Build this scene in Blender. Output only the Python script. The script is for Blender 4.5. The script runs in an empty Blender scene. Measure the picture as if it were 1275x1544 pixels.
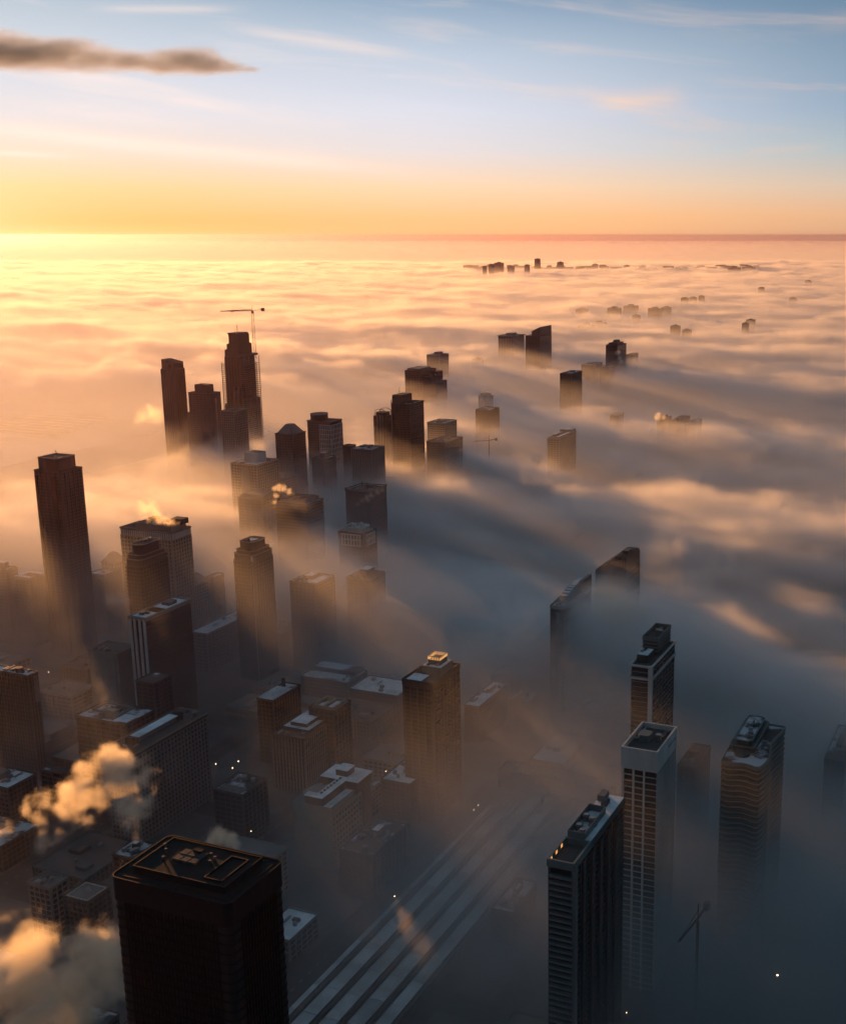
import bpy, math, random
from math import radians as R, sin, cos, tan, atan, pi, exp, hypot
from mathutils import Vector

sc = bpy.context.scene
col = sc.collection

# ------------------------------------------------------------------ camera
F, CX, CY, PITCH, CAMH = 1795.0, 840.0, 772.0, R(13.1), 430.0
cd = bpy.data.cameras.new('camera'); cam = bpy.data.objects.new('camera', cd); col.objects.link(cam); sc.camera = cam
cd.sensor_fit = 'HORIZONTAL'; cd.sensor_width = 36; cd.lens = 36 * F / 1275
cd.shift_x = -(CX - 637.5) / 1275
cd.clip_start = 1; cd.clip_end = 300000
cam.location = (0, 0, CAMH); cam.rotation_euler = (R(90) - PITCH, 0, 0)

# ------------------------------------------------------------------ sun
SUN_AZ, SUN_EL = R(-30), R(2.7)
sl = bpy.data.lights.new('sun', 'SUN'); sl.energy = 5.0; sl.color = (1.0, .44, .135); sl.angle = R(.5)
so = bpy.data.objects.new('sun', sl); col.objects.link(so)
SD = Vector((sin(SUN_AZ) * cos(SUN_EL), cos(SUN_AZ) * cos(SUN_EL), sin(SUN_EL)))
so.rotation_euler = (-SD).to_track_quat('-Z', 'Y').to_euler()

# ------------------------------------------------------------------ world
def build_world():
    w = bpy.data.worlds.new('World'); sc.world = w; w.use_nodes = True
    nt = w.node_tree; N, L = nt.nodes, nt.links
    bg = N['Background']
    def M(op, *a, clamp=False):
        q = N.new('ShaderNodeMath'); q.operation = op; q.use_clamp = clamp
        for s, x in zip(q.inputs, a):
            if isinstance(x, (int, float)): s.default_value = x
            else: L.new(x, s)
        return q.outputs[0]
    def mix(f, a, b, t='MIX'):
        q = N.new('ShaderNodeMix'); q.data_type = 'RGBA'; q.blend_type = t
        for s, x in ((q.inputs[0], f), (q.inputs[6], a), (q.inputs[7], b)):
            if isinstance(x, (int, float)): s.default_value = x
            elif isinstance(x, tuple): s.default_value = (*x, 1)
            else: L.new(x, s)
        return q.outputs[2]
    def ramp(x, stops):
        q = N.new('ShaderNodeValToRGB'); L.new(x, q.inputs[0]); e = q.color_ramp.elements
        e[0].position, e[0].color = stops[0][0], (*stops[0][1], 1)
        e[1].position, e[1].color = stops[-1][0], (*stops[-1][1], 1)
        for p, c in stops[1:-1]:
            n = e.new(p); n.color = (*c, 1)
        return q.outputs[0]
    def lin(r, g, b):
        f = lambda v: ((v / 255 + .055) / 1.055) ** 2.4 if v > 10 else v / 255 / 12.92
        return (f(r), f(g), f(b))
    tc = N.new('ShaderNodeTexCoord').outputs['Generated']
    sp = N.new('ShaderNodeSeparateXYZ'); L.new(tc, sp.inputs[0]); X, Y, Z = sp.outputs
    az = M('ARCTAN2', X, Y)                       # 0 straight ahead, + right
    el = M('ARCSINE', Z)
    elr = M('DIVIDE', el, R(30), clamp=True)      # the ramps cover 0..30 degrees
    el0 = R(30)
    S = lambda d: d / 30
    sunside = ramp(elr, [(0, lin(255, 196, 112)), (S(.6), lin(253, 186, 104)), (S(2), lin(250, 200, 135)), (S(3.3), lin(238, 208, 180)), (S(5), lin(222, 211, 208)), (S(6.5), lin(206, 206, 212)),
                         (S(8), lin(192, 198, 206)), (S(10.5), lin(164, 178, 190)), (S(16), lin(112, 134, 152)), (1, lin(72, 94, 108))])
    midside = ramp(elr, [(0, lin(244, 180, 122)), (S(.8), lin(244, 184, 128)), (S(2.2), lin(236, 200, 165)), (S(3.8), lin(214, 205, 205)), (S(5.5), lin(204, 205, 215)),
                         (S(8), lin(176, 187, 202)), (S(10.5), lin(124, 148, 172)), (S(16), lin(92, 117, 140)), (1, lin(68, 92, 108))])
    farside = ramp(elr, [(0, lin(196, 150, 120)), (S(1), lin(206, 162, 128)), (S(2.2), lin(190, 172, 156)), (S(3.8), lin(150, 166, 170)), (S(5.5), lin(120, 146, 168)),
                         (S(8), lin(104, 130, 152)), (S(10.5), lin(84, 112, 138)), (S(16), lin(74, 102, 124)), (1, lin(62, 86, 102))])
    backside = ramp(elr, [(0, lin(54, 62, 78)), (.3, lin(50, 66, 82)), (1, lin(62, 86, 102))])
    d = M('ABSOLUTE', M('SUBTRACT', az, SUN_AZ))
    d = M('MINIMUM', d, M('SUBTRACT', 2 * pi, d))
    def ss(x, a, b):
        q = N.new('ShaderNodeMapRange'); q.interpolation_type = 'SMOOTHSTEP'; L.new(x, q.inputs[0])
        q.inputs[1].default_value = a; q.inputs[2].default_value = b; return q.outputs[0]
    c = mix(ss(d, R(2), R(28)), sunside, midside)
    c = mix(ss(d, R(22), R(52)), c, farside)
    c = mix(ss(d, R(46), R(98)), c, backside)
    # the glow where the sun comes up, just beyond the left edge
    g = M('EXPONENT', M('MULTIPLY', -1, M('ADD', M('POWER', M('DIVIDE', d, R(7)), 2), M('POWER', M('DIVIDE', el, R(2.6)), 2))))
    c = mix(M('MULTIPLY', g, .3), c, (1.0, .62, .55), 'ADD')
    # high thin clouds, stretched along the horizon
    def noise(sx, sy, ox, det=4, rough=.55, tilt=0.0, dist=0.0):
        cb = N.new('ShaderNodeCombineXYZ')
        L.new(M('ADD', M('MULTIPLY', az, sx), ox), cb.inputs[0])
        L.new(M('MULTIPLY', M('ADD', el, M('MULTIPLY', az, tilt)), sy), cb.inputs[1])
        t = N.new('ShaderNodeTexNoise'); L.new(cb.outputs[0], t.inputs[0]); t.inputs['Scale'].default_value = 1
        t.inputs['Detail'].default_value = det; t.inputs['Roughness'].default_value = rough; t.inputs['Distortion'].default_value = dist
        return t.outputs[0]
    cirrus = ss(noise(5, 42, 3.1, tilt=.10, dist=.5), .50, .78)
    cirrus = M('MULTIPLY', cirrus, ss(el, R(2.2), R(5)))
    wisps = ss(noise(16, 120, 9.7, det=6, rough=.6, tilt=.12, dist=.8), .56, .8)
    def streak(a0, e0, la, le, tilt):
        aa = M('DIVIDE', M('SUBTRACT', az, R(a0)), R(la))
        ee = M('DIVIDE', M('SUBTRACT', M('SUBTRACT', el, R(e0)), M('MULTIPLY', M('SUBTRACT', az, R(a0)), tilt)), R(le))
        return M('EXPONENT', M('MULTIPLY', -1, M('ADD', M('POWER', aa, 4), M('POWER', ee, 2))))
    rag = M('ADD', .35, M('MULTIPLY', 1.0, noise(14, 170, 5.5, det=6, rough=.65, tilt=.09, dist=.5)))
    st = M('ADD', streak(-17.5, 3.75, 10, .32, -.085), streak(-25, 3.4, 3.5, .12, -.02))
    st = M('ADD', st, M('MULTIPLY', .7, streak(-10.5, 8.3, 3.6, .22, -.12)))
    st = M('ADD', st, M('MULTIPLY', .8, streak(3.7, 6.0, 1.9, .42, .10)))
    st = M('ADD', st, M('MULTIPLY', .5, streak(10.4, 3.8, 1.7, .16, .05)))
    st = M('ADD', st, M('MULTIPLY', .6, streak(-17, 9.4, 2.6, .16, .05)))
    st = M('ADD', st, M('MULTIPLY', .5, streak(14, 9.2, 2.5, .4, .08)))
    st = M('ADD', st, M('MULTIPLY', .7, streak(-21.5, 7.55, 4.5, .3, -.10)))
    st = M('MULTIPLY', st, rag)
    f = M('ADD', M('ADD', M('MULTIPLY', cirrus, .45), M('MULTIPLY', wisps, M('MULTIPLY', cirrus, .3))), M('MULTIPLY', st, .62))
    f = M('MULTIPLY', f, ss(el, R(.6), R(2.5)), clamp=True)
    cloudc = mix(ss(d, R(8), R(48)), lin(255, 226, 208), lin(206, 176, 160))
    cloudc = mix(ss(el, R(7), R(14)), cloudc, mix(ss(d, R(8), R(48)), lin(214, 206, 200), lin(150, 158, 168)))
    cloudc = mix(ss(d, R(46), R(98)), cloudc, backside)
    c = mix(f, c, cloudc)
    L.new(c, bg.inputs[0]); bg.inputs[1].default_value = .8
    w.cycles.sampling_method = 'MANUAL'; w.cycles.sample_map_resolution = 512
build_world()

# ------------------------------------------------------------------ render settings
cy = sc.cycles
cy.volume_bounces = 4; cy.max_bounces = 6; cy.diffuse_bounces = 2; cy.glossy_bounces = 2; cy.transmission_bounces = 2
cy.use_denoising = True; cy.use_adaptive_sampling = True; cy.adaptive_threshold = .04
cy.volume_step_rate = 1.0; cy.volume_max_steps = 256
vs = sc.view_settings
vs.view_transform = 'Standard'; vs.look = 'None'; vs.gamma = 1; vs.exposure = 0.66; vs.use_curve_mapping = False

# ------------------------------------------------------------------ geometry helpers
U = Vector((cos(R(68.1)), sin(R(68.1)))); V = Vector((cos(R(-21.9)), sin(R(-21.9))))   # the two directions of the street grid
YAW = R(-21.9)
def ray(px, py):
    a = (px - CX) / F; b = -(py - CY) / F
    return Vector((a, cos(PITCH) + b * sin(PITCH), -sin(PITCH) + b * cos(PITCH)))
def un(px, py, z):
    d = ray(px, py); t = (z - CAMH) / d.z
    return Vector((d.x * t, d.y * t, z))
def at(px, py, Y):
    d = ray(px, py); t = Y / d.y
    return Vector((d.x * t, Y, CAMH + d.z * t))
def proj(p):
    y, z = p[1], p[2] - CAMH
    dep = y * cos(PITCH) - z * sin(PITCH); up = y * sin(PITCH) + z * cos(PITCH)
    return CX + F * p[0] / dep, CY - F * up / dep
def solve(C, d, px):                       # how far along d from C until the point stands over column px
    k = (px - CX) / F; dep = C.y * cos(PITCH) - (C.z - CAMH) * sin(PITCH)
    return (k * dep - C.x) / (d.x - k * d.y * cos(PITCH))

class MB:
    def __init__(s): s.v = []; s.f = []
    def box(s, x0, x1, y0, y1, z0, z1):
        return s.prism([(x0, y0), (x1, y0), (x1, y1), (x0, y1)], z0, z1)
    def prism(s, pts, z0, z1, top=None):
        b = len(s.v); n = len(pts)
        tp = top or pts
        zz = z1 if callable(z1) else (lambda x, y: z1)
        s.v += [(x, y, z0) for x, y in pts] + [(x, y, zz(x, y)) for x, y in tp]
        s.f += [tuple(range(b + n - 1, b - 1, -1)), tuple(range(b + n, b + 2 * n))]
        s.f += [(b + i, b + (i + 1) % n, b + n + (i + 1) % n, b + n + i) for i in range(n)]
        return s
    def ring(s, outer, inner, z0, z1):
        b = len(s.v); n = len(outer)
        s.v += [(x, y, z0) for x, y in outer] + [(x, y, z1) for x, y in outer] + [(x, y, z1) for x, y in inner] + [(x, y, z0) for x, y in inner]
        for i in range(n):
            j = (i + 1) % n
            for k in range(4):
                l = (k + 1) % 4
                s.f.append((b + k * n + i, b + k * n + j, b + l * n + j, b + l * n + i))
        return s
    def beam(s, p, q, r):
        p, q = Vector(p), Vector(q); d = (q - p).normalized()
        a = d.orthogonal().normalized() * r; c = d.cross(a).normalized() * r
        b = len(s.v)
        for o in (p, q):
            s.v += [tuple(o + a), tuple(o + c), tuple(o - a), tuple(o - c)]
        s.f += [(b + 3, b + 2, b + 1, b), (b + 4, b + 5, b + 6, b + 7)] + [(b + i, b + (i + 1) % 4, b + 4 + (i + 1) % 4, b + 4 + i) for i in range(4)]
        return s
    def cyl(s, x, y, z0, z1, r, n=10, r1=None):
        r1 = r if r1 is None else r1
        a = [(x + r * cos(2 * pi * i / n), y + r * sin(2 * pi * i / n)) for i in range(n)]
        c = [(x + r1 * cos(2 * pi * i / n), y + r1 * sin(2 * pi * i / n)) for i in range(n)]
        return s.prism(a, z0, z1, c)
    def mesh(s, name, m):
        me = bpy.data.meshes.new(name); me.from_pydata(s.v, [], s.f); me.materials.append(m); return me
def put(name, me, parent=None, loc=None, kind=None, rz=None):
    o = bpy.data.objects.new(name, me); col.objects.link(o)
    if parent: o.parent = parent
    if loc: o.location = loc
    if rz is not None: o.rotation_euler = (0, 0, rz)
    if kind: o['kind'] = kind
    return o
def part(name, mb, m, parent, loc=None, kind=None): return put(name, mb.mesh(name, m), parent, loc, kind)
LABELS = {}
def tag(o, label, cat, group=None):
    o['label'] = label; o['category'] = cat
    if group: o['group'] = group
    LABELS.setdefault(label, []).append(o.name)
    return o
def thing(name, label, cat, loc=(0, 0, 0), rz=0.0, group=None):
    o = put(name, None, loc=loc, rz=rz); o.empty_display_size = 5
    return tag(o, label, cat, group)
def offset(pts, d):                        # outward offset of a counter-clockwise convex-ish polygon
    n = len(pts); out = []
    for i in range(n):
        p0, p1, p2 = Vector(pts[i - 1]), Vector(pts[i]), Vector(pts[(i + 1) % n])
        e1, e2 = (p1 - p0).normalized(), (p2 - p1).normalized()
        n1, n2 = Vector((e1.y, -e1.x)), Vector((e2.y, -e2.x))
        m = n1 + n2; k = d * 2 / max(m.dot(m), .35)
        q = p1 + m * k; out.append((q.x, q.y))
    return out
def rect(x0, x1, y0, y1): return [(x0, y0), (x1, y0), (x1, y1), (x0, y1)]
def chamfer(x0, x1, y0, y1, c):
    return [(x0 + c, y0), (x1 - c, y0), (x1, y0 + c), (x1, y1 - c), (x1 - c, y1), (x0 + c, y1), (x0, y1 - c), (x0, y0 + c)]
def rounded(x0, x1, y0, y1, r, n=5):
    out = []
    for cx, cy_, a0 in ((x1 - r, y0 + r, -90), (x1 - r, y1 - r, 0), (x0 + r, y1 - r, 90), (x0 + r, y0 + r, 180)):
        out += [(cx + r * cos(R(a0 + 90 * i / n)), cy_ + r * sin(R(a0 + 90 * i / n))) for i in range(n + 1)]
    return out
def ellipse(cx, cy_, rx, ry, n=20): return [(cx + rx * cos(2 * pi * i / n), cy_ + ry * sin(2 * pi * i / n)) for i in range(n)]

# ------------------------------------------------------------------ materials
MATS = {}
def mat(name, c, rough=.8, c2=None, scale=.2, metal=0.0, thr=None, stretch=1.0, detail=5, spec=.3):
    if name in MATS: return MATS[name]
    m = bpy.data.materials.new(name); m.use_nodes = True; N, L = m.node_tree.nodes, m.node_tree.links
    p = N['Principled BSDF']; p.inputs['Roughness'].default_value = rough; p.inputs['Metallic'].default_value = metal
    p.inputs['Specular IOR Level'].default_value = spec
    c2 = c2 or tuple(v * .72 for v in c)
    tc = N.new('ShaderNodeTexCoord'); mp = N.new('ShaderNodeMapping'); L.new(tc.outputs['Object'], mp.inputs[0])
    mp.inputs['Scale'].default_value = (1, 1, 1 / stretch)
    info = N.new('ShaderNodeObjectInfo'); mul = N.new('ShaderNodeMath'); mul.operation = 'MULTIPLY'; mul.inputs[1].default_value = 300
    L.new(info.outputs['Random'], mul.inputs[0]); L.new(mul.outputs[0], mp.inputs['Location'])
    n = N.new('ShaderNodeTexNoise'); L.new(mp.outputs[0], n.inputs[0]); n.inputs['Scale'].default_value = scale
    n.inputs['Detail'].default_value = detail; n.inputs['Roughness'].default_value = .6
    r = N.new('ShaderNodeMapRange'); L.new(n.outputs[0], r.inputs[0])
    a, b = thr or (.3, .7)
    r.inputs[1].default_value = a; r.inputs[2].default_value = b
    x = N.new('ShaderNodeMix'); x.data_type = 'RGBA'; L.new(r.outputs[0], x.inputs[0])
    x.inputs[6].default_value = (*c2, 1); x.inputs[7].default_value = (*c, 1); L.new(x.outputs[2], p.inputs['Base Color'])
    MATS[name] = m; return m
def emit(name, c, s):
    m = bpy.data.materials.new(name); m.use_nodes = True; p = m.node_tree.nodes['Principled BSDF']
    p.inputs['Base Color'].default_value = (*c, 1); p.inputs['Emission Color'].default_value = (*c, 1); p.inputs['Emission Strength'].default_value = s
    return m
WALL = {
    'brown': mat('brown_brick', (.075, .064, .057), .85, scale=.3),
    'dark': mat('dark_cladding', (.05, .05, .052), .5, scale=.2),
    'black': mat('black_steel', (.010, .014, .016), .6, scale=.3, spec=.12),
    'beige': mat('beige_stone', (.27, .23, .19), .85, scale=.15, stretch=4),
    'white': mat('white_concrete', (.62, .58, .54), .8, scale=.12, stretch=5),
    'grey': mat('grey_concrete', (.20, .195, .19), .85, scale=.15, stretch=4),
    'teal': mat('green_grey_panel', (.055, .075, .072), .5, scale=.2),
    'paleteal': mat('pale_green_grey_panel', (.16, .19, .18), .6, scale=.2),
    'red': mat('red_brick', (.11, .075, .065), .85, scale=.3),
    'greenstone': mat('pale_green_stone', (.22, .25, .22), .8, scale=.15),
}
GLASS = mat('dark_glazing', (.02, .023, .026), .12, (.03, .034, .04), .6, spec=.5)
GLASS2 = mat('brown_glazing', (.035, .03, .026), .18, (.02, .018, .016), .6, spec=.5)
SNOW = mat('snowy_roof', (.8, .8, .82), .8, (.5, .5, .51), .06, thr=(.35, .6))
PATCHY = mat('patchy_snow_roof', (.5, .5, .52), .85, (.05, .048, .047), .045, thr=(.46, .54))
TAR = mat('bare_tar_roof', (.06, .058, .056), .9, (.1, .1, .1), .05)
GRAVEL = mat('grey_gravel_roof', (.19, .185, .18), .9, (.11, .108, .105), .06)
METAL = mat('grey_duct_metal', (.3, .3, .3), .45, metal=.6)
DUCT = mat('dark_plant_casing', (.09, .09, .09), .6)
STEEL = mat('weathered_steel', (.10, .09, .08), .6)
ROOFS = {'snow': SNOW, 'patchy': PATCHY, 'tar': TAR, 'gravel': GRAVEL}

# ------------------------------------------------------------------ building kit (local x runs right-and-near, local y runs away)
def facade(P, pts, z0, z1, dz=3.6, bh=1.1, bo=.35, ps=6.0, pw=.9, po=.6, wall='grey', glass=None, pierm=None, detail=0, minedge=4):
    """dark glazing with floor bands and piers standing proud of it"""
    wm = WALL[wall]; pm = WALL[pierm] if pierm else wm
    if wall == 'brown' and not detail and ps: wm = WALL['dark']
    part('glazing', MB().prism(pts, z0, z1), glass or GLASS, P)
    nfl = max(1, int((z1 - z0) / dz)); off = offset(pts, bo)
    if bh > 0:
        if detail:
            me = MB().prism(off, 0, bh).mesh('floor_band', wm)
            for i in range(nfl + 1):
                z = z1 - bh - i * dz
                if z > z0: put('floor_band', me, P, (0, 0, z))
        else:
            mb = MB()
            for i in range(nfl + 1):
                z = z1 - bh - i * dz
                if z > z0: mb.prism(off, z, z + bh)
            part('floor_band', mb, wm, P, kind='stuff')
    if ps > 0:
        n = len(pts); mbs = []
        for i in range(n):
            p, q = Vector(pts[i]), Vector(pts[(i + 1) % n]); Ln = (q - p).length
            if Ln < minedge: continue
            t = (q - p) / Ln; nn = Vector((t.y, -t.x)); k = max(1, round(Ln / ps))
            for j in range(k + 1):
                c = p + t * (pw / 2 + (Ln - pw) * j / k)
                a, b = c - t * pw / 2, c + t * pw / 2
                mbs.append([tuple(a - nn * .3), tuple(a + nn * po), tuple(b + nn * po), tuple(b - nn * .3)])
        if detail:
            for q in mbs: part('pier', MB().prism(q[::-1] if False else q, z0, z1 + .03), pm, P)
        else:
            mb = MB()
            for q in mbs: mb.prism(q, z0, z1 + .03)
            part('pier', mb, pm, P, kind='stuff')
def roofing(P, pts, z, roof='snow', wall='grey', ph=1.1, out=.62, th=.6):
    o = offset(pts, out)
    part('roof', MB().prism(offset(pts, out - th + .02), z - .3, z + .12), ROOFS[roof], P)
    part('parapet', MB().ring(o, offset(pts, out - th), z - .4, z + ph), WALL[wall], P)
def unit(P, rnd, x, y, z, s=1.0):
    k = rnd.random()
    if k < .5:
        w, d, h = rnd.uniform(2, 5) * s, rnd.uniform(2, 4) * s, rnd.uniform(1.3, 2.6) * s
        part('roof_unit', MB().box(x - w / 2, x + w / 2, y - d / 2, y + d / 2, z, z + h).box(x - w * .3, x + w * .3, y - d * .3, y + d * .3, z + h, z + h + .4), METAL if rnd.random() < .5 else DUCT, P)
    elif k < .75:
        r = rnd.uniform(1.0, 2.0) * s
        part('cooling_fan', MB().cyl(x, y, z, z + 2 * s, r, 10).cyl(x, y, z + 2 * s, z + 2.5 * s, r * .8, 10), METAL, P)
    else:
        l = rnd.uniform(5, 10) * s
        part('duct', MB().box(x - .6, x + .6, y - l / 2, y + l / 2, z + .5, z + 1.6).box(x - .3, x + .3, y - l * .4, y - l * .4 + .5, z, z + .5).box(x - .3, x + .3, y + l * .3, y + l * .3 + .5, z, z + .5), METAL, P)
def scatter(P, seed, x0, x1, y0, y1, z, n, s=1.0):
    rnd = random.Random(seed)
    for _ in range(n): unit(P, rnd, rnd.uniform(x0, x1), rnd.uniform(y0, y1), z, s)
def penthouse(P, x0, x1, y0, y1, z, h, wall='grey', roof='snow', louvre=True):
    mb = MB().box(x0, x1, y0, y1, z, z + h)
    if louvre:
        for i in range(1, int(h / 1.2)): mb.box(x0 - .12, x1 + .12, y0 - .12, y1 + .12, z + i * 1.2, z + i * 1.2 + .35)
    part('penthouse', mb, WALL[wall], P)
    part('penthouse_roof', MB().box(x0 + .4, x1 - .4, y0 + .4, y1 - .4, z + h + .02, z + h + .22), ROOFS[roof], P)

FOOT = []            # footprints in grid coordinates, so that the small blocks keep clear of them
def site(xl, xf, yf, xr, z=None, yb=None, zf=85.0):
    """near roof corner seen at (xf, yf), roof height z (or the fog line yb) -> empty location, half width, half depth, z"""
    if z is None:
        d0 = un(xf, yb, zf).y; z = at(xf, yf, d0).z
    C = un(xf, yf, z); v3, u3 = Vector((V.x, V.y, 0)), Vector((U.x, U.y, 0))
    W = -solve(C, v3, xl); D = solve(C, u3, xr)
    c = C - v3 * W / 2 + u3 * D / 2
    FOOT.append((c.x * V.x + c.y * V.y, c.x * U.x + c.y * U.y, W / 2 + 9, D / 2 + 9))
    return Vector((c.x, c.y, 0)), W / 2, D / 2, z
REFS = []            # landmarks that small buildings are described by
def tower(name, label, px, z=None, yb=None, zf=85.0, cat='building', ref=None, group=None):
    loc, w, d, z = site(*px, z=z, yb=yb, zf=zf)
    o = thing(name, label, cat, loc, YAW, group)
    if ref: REFS.append((ref, loc.x, loc.y))
    return o, w, d, z

# ------------------------------------------------------------------ ground, streets, lake shore
def sheet(name, pts, z, m, kind='structure'):
    me = bpy.data.meshes.new(name); me.from_pydata([(x, y, z) for x, y in pts], [], [tuple(range(len(pts)))]); me.materials.append(m)
    return put(name, me, kind=kind)
G = mat('frosty_ground', (.085, .085, .088), .9, (.028, .028, .028), .006, thr=(.4, .62))
ASPH = mat('asphalt', (.05, .05, .05), .9, (.035, .035, .035), .1)
put('ground', MB().box(-62000, 62000, -6000, 90000, -3, 0).mesh('ground', G), kind='structure')
PAVE = mat('pavement_slabs', (.11, .108, .105), .9, (.06, .06, .06), .08)
def g2w(v, u): return (V.x * v + U.x * u, V.y * v + U.y * u)
sheet('road', [g2w(-1300, 130), g2w(500, 130), g2w(500, 2300), g2w(-1300, 2300)], .004, ASPH)
BLV, BLU, ST = 104, 124, 20           # block size along v and u, street width
blocks = [(i, j) for i in range(-12, 5) for j in range(1, 18)]
RAIL_V0, RAIL_V1, RAIL_U0, RAIL_U1 = -366, -292, 150, 800
pv = MB()
for i, j in blocks:
    v0, u0 = i * (BLV + ST) + 9, j * (BLU + ST) - 30
    if v0 < RAIL_V1 and v0 + BLV > RAIL_V0 and u0 < RAIL_U1 + 20: 
        segs = [(v0, min(v0 + BLV, RAIL_V0 - 6)), (max(v0, RAIL_V1 + 6), v0 + BLV)]
    else: segs = [(v0, v0 + BLV)]
    for a, b in segs:
        if b - a > 8: pv.prism([g2w(a, u0), g2w(b, u0), g2w(b, u0 + BLU), g2w(a, u0 + BLU)], .004, .14)
put('pavement', pv.mesh('pavement', PAVE), kind='structure')
mk = MB()
for i in range(-9, 4):
    vc = i * (BLV + ST) - 1
    if RAIL_V0 - 4 < vc < RAIL_V1 + 4: continue
    for k in range(160, 1500, 9): mk.prism([g2w(vc - .15, k), g2w(vc + .15, k), g2w(vc + .15, k + 3), g2w(vc - .15, k + 3)], .006, .012)
put('road_marking', mk.mesh('road_marking', mat('worn_road_paint', (.5, .5, .48), .8)), kind='structure')
def clear_of(v, u, hw, hd):
    for a, b, w, d in FOOT:
        if abs(a - v) < w + hw and abs(b - u) < d + hd: return False
    return not (v + hw > RAIL_V0 - 4 and v - hw < RAIL_V1 + 4 and u < RAIL_U1)
# ------------------------------------------------------------------ foreground and near towers
def black_tower():
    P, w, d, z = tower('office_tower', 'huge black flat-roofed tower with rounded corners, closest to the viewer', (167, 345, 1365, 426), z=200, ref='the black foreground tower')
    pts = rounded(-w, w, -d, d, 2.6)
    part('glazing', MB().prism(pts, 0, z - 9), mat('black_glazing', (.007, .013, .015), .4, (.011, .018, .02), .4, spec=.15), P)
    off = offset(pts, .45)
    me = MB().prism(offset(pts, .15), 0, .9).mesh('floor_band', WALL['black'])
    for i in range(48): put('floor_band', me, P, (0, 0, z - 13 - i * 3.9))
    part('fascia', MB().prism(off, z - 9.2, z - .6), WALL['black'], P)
    for s in (-1, 1):
        n = int(2 * (w - 6) / 1.6)
        for j in range(n + 1):
            x = -w + 6 + j * 2 * (w - 6) / n
            part('mullion', MB().box(x - .14, x + .14, min(s * d, s * (d + .6)), max(s * d, s * (d + .6)), 0, z - 9.3), WALL['black'], P)
        n = int(2 * (d - 6) / 1.6)
        for j in range(n + 1):
            y = -d + 6 + j * 2 * (d - 6) / n
            part('mullion', MB().box(min(s * w, s * (w + .6)), max(s * w, s * (w + .6)), y - .14, y + .14, 0, z - 9.3), WALL['black'], P)
    rm = mat('black_roof_membrane', (.02, .03, .03), .85, (.012, .019, .02), .15, spec=.1)
    part('roof', MB().prism(offset(pts, .3), z - .6, z - .3), rm, P)
    part('parapet', MB().ring(offset(pts, .5), offset(pts, .1), z - .6, z + .25), WALL['black'], P)
    # raised plant deck with recessed wells and louvres
    part('plant_deck', MB().box(-w + 6, w - 6, -d + 5.5, d - 4.5, z - .3, z + 2.2), rm, P)
    part('deck_rail', MB().ring(rect(-w + 5.7, w - 5.7, -d + 5.2, d - 4.2), rect(-w + 6.1, w - 6.1, -d + 5.6, d - 4.6), z + 2.2, z + 2.7), WALL['black'], P)
    part('roof_well', MB().ring(rect(w - 17, w - 9, -d + 8, d - 8), rect(w - 16.5, w - 9.5, -d + 8.5, d - 8.5), z + 2.2, z + 3.0), WALL['black'], P)
    for i in range(2):
        for j in range(3):
            x, y = -10 + j * 3.6, -1.5 + i * 4.2
            mb = MB()
            for k in range(6): mb.box(x, x + 3.1, y + k * .6, y + k * .6 + .3, z + 2.2, z + 3.0)
            part('louvre_unit', mb.box(x - .1, x + 3.2, y - .2, y, z + 2.2, z + 3.1), DUCT, P)
    for x, y in ((-16, 2), (-13, -3), (5, 4), (5, 1), (2, 5.5), (-19, 5)):
        part('vent', MB().cyl(x, y, z + 2.2, z + 3.6, .35, 8).cyl(x, y, z + 3.6, z + 3.9, .6, 8), DUCT, P)
    part('roof_hatch', MB().box(-6, -2, 7 - 2, 7, z + 2.2, z + 3.8), rm, P)
    part('window_washing_track', MB().ring(rect(-w + 2, w - 2, -d + 2, d - 2), rect(-w + 2.4, w - 2.4, -d + 2.4, d - 2.4), z - .3, z), WALL['black'], P)
black_tower()

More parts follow.
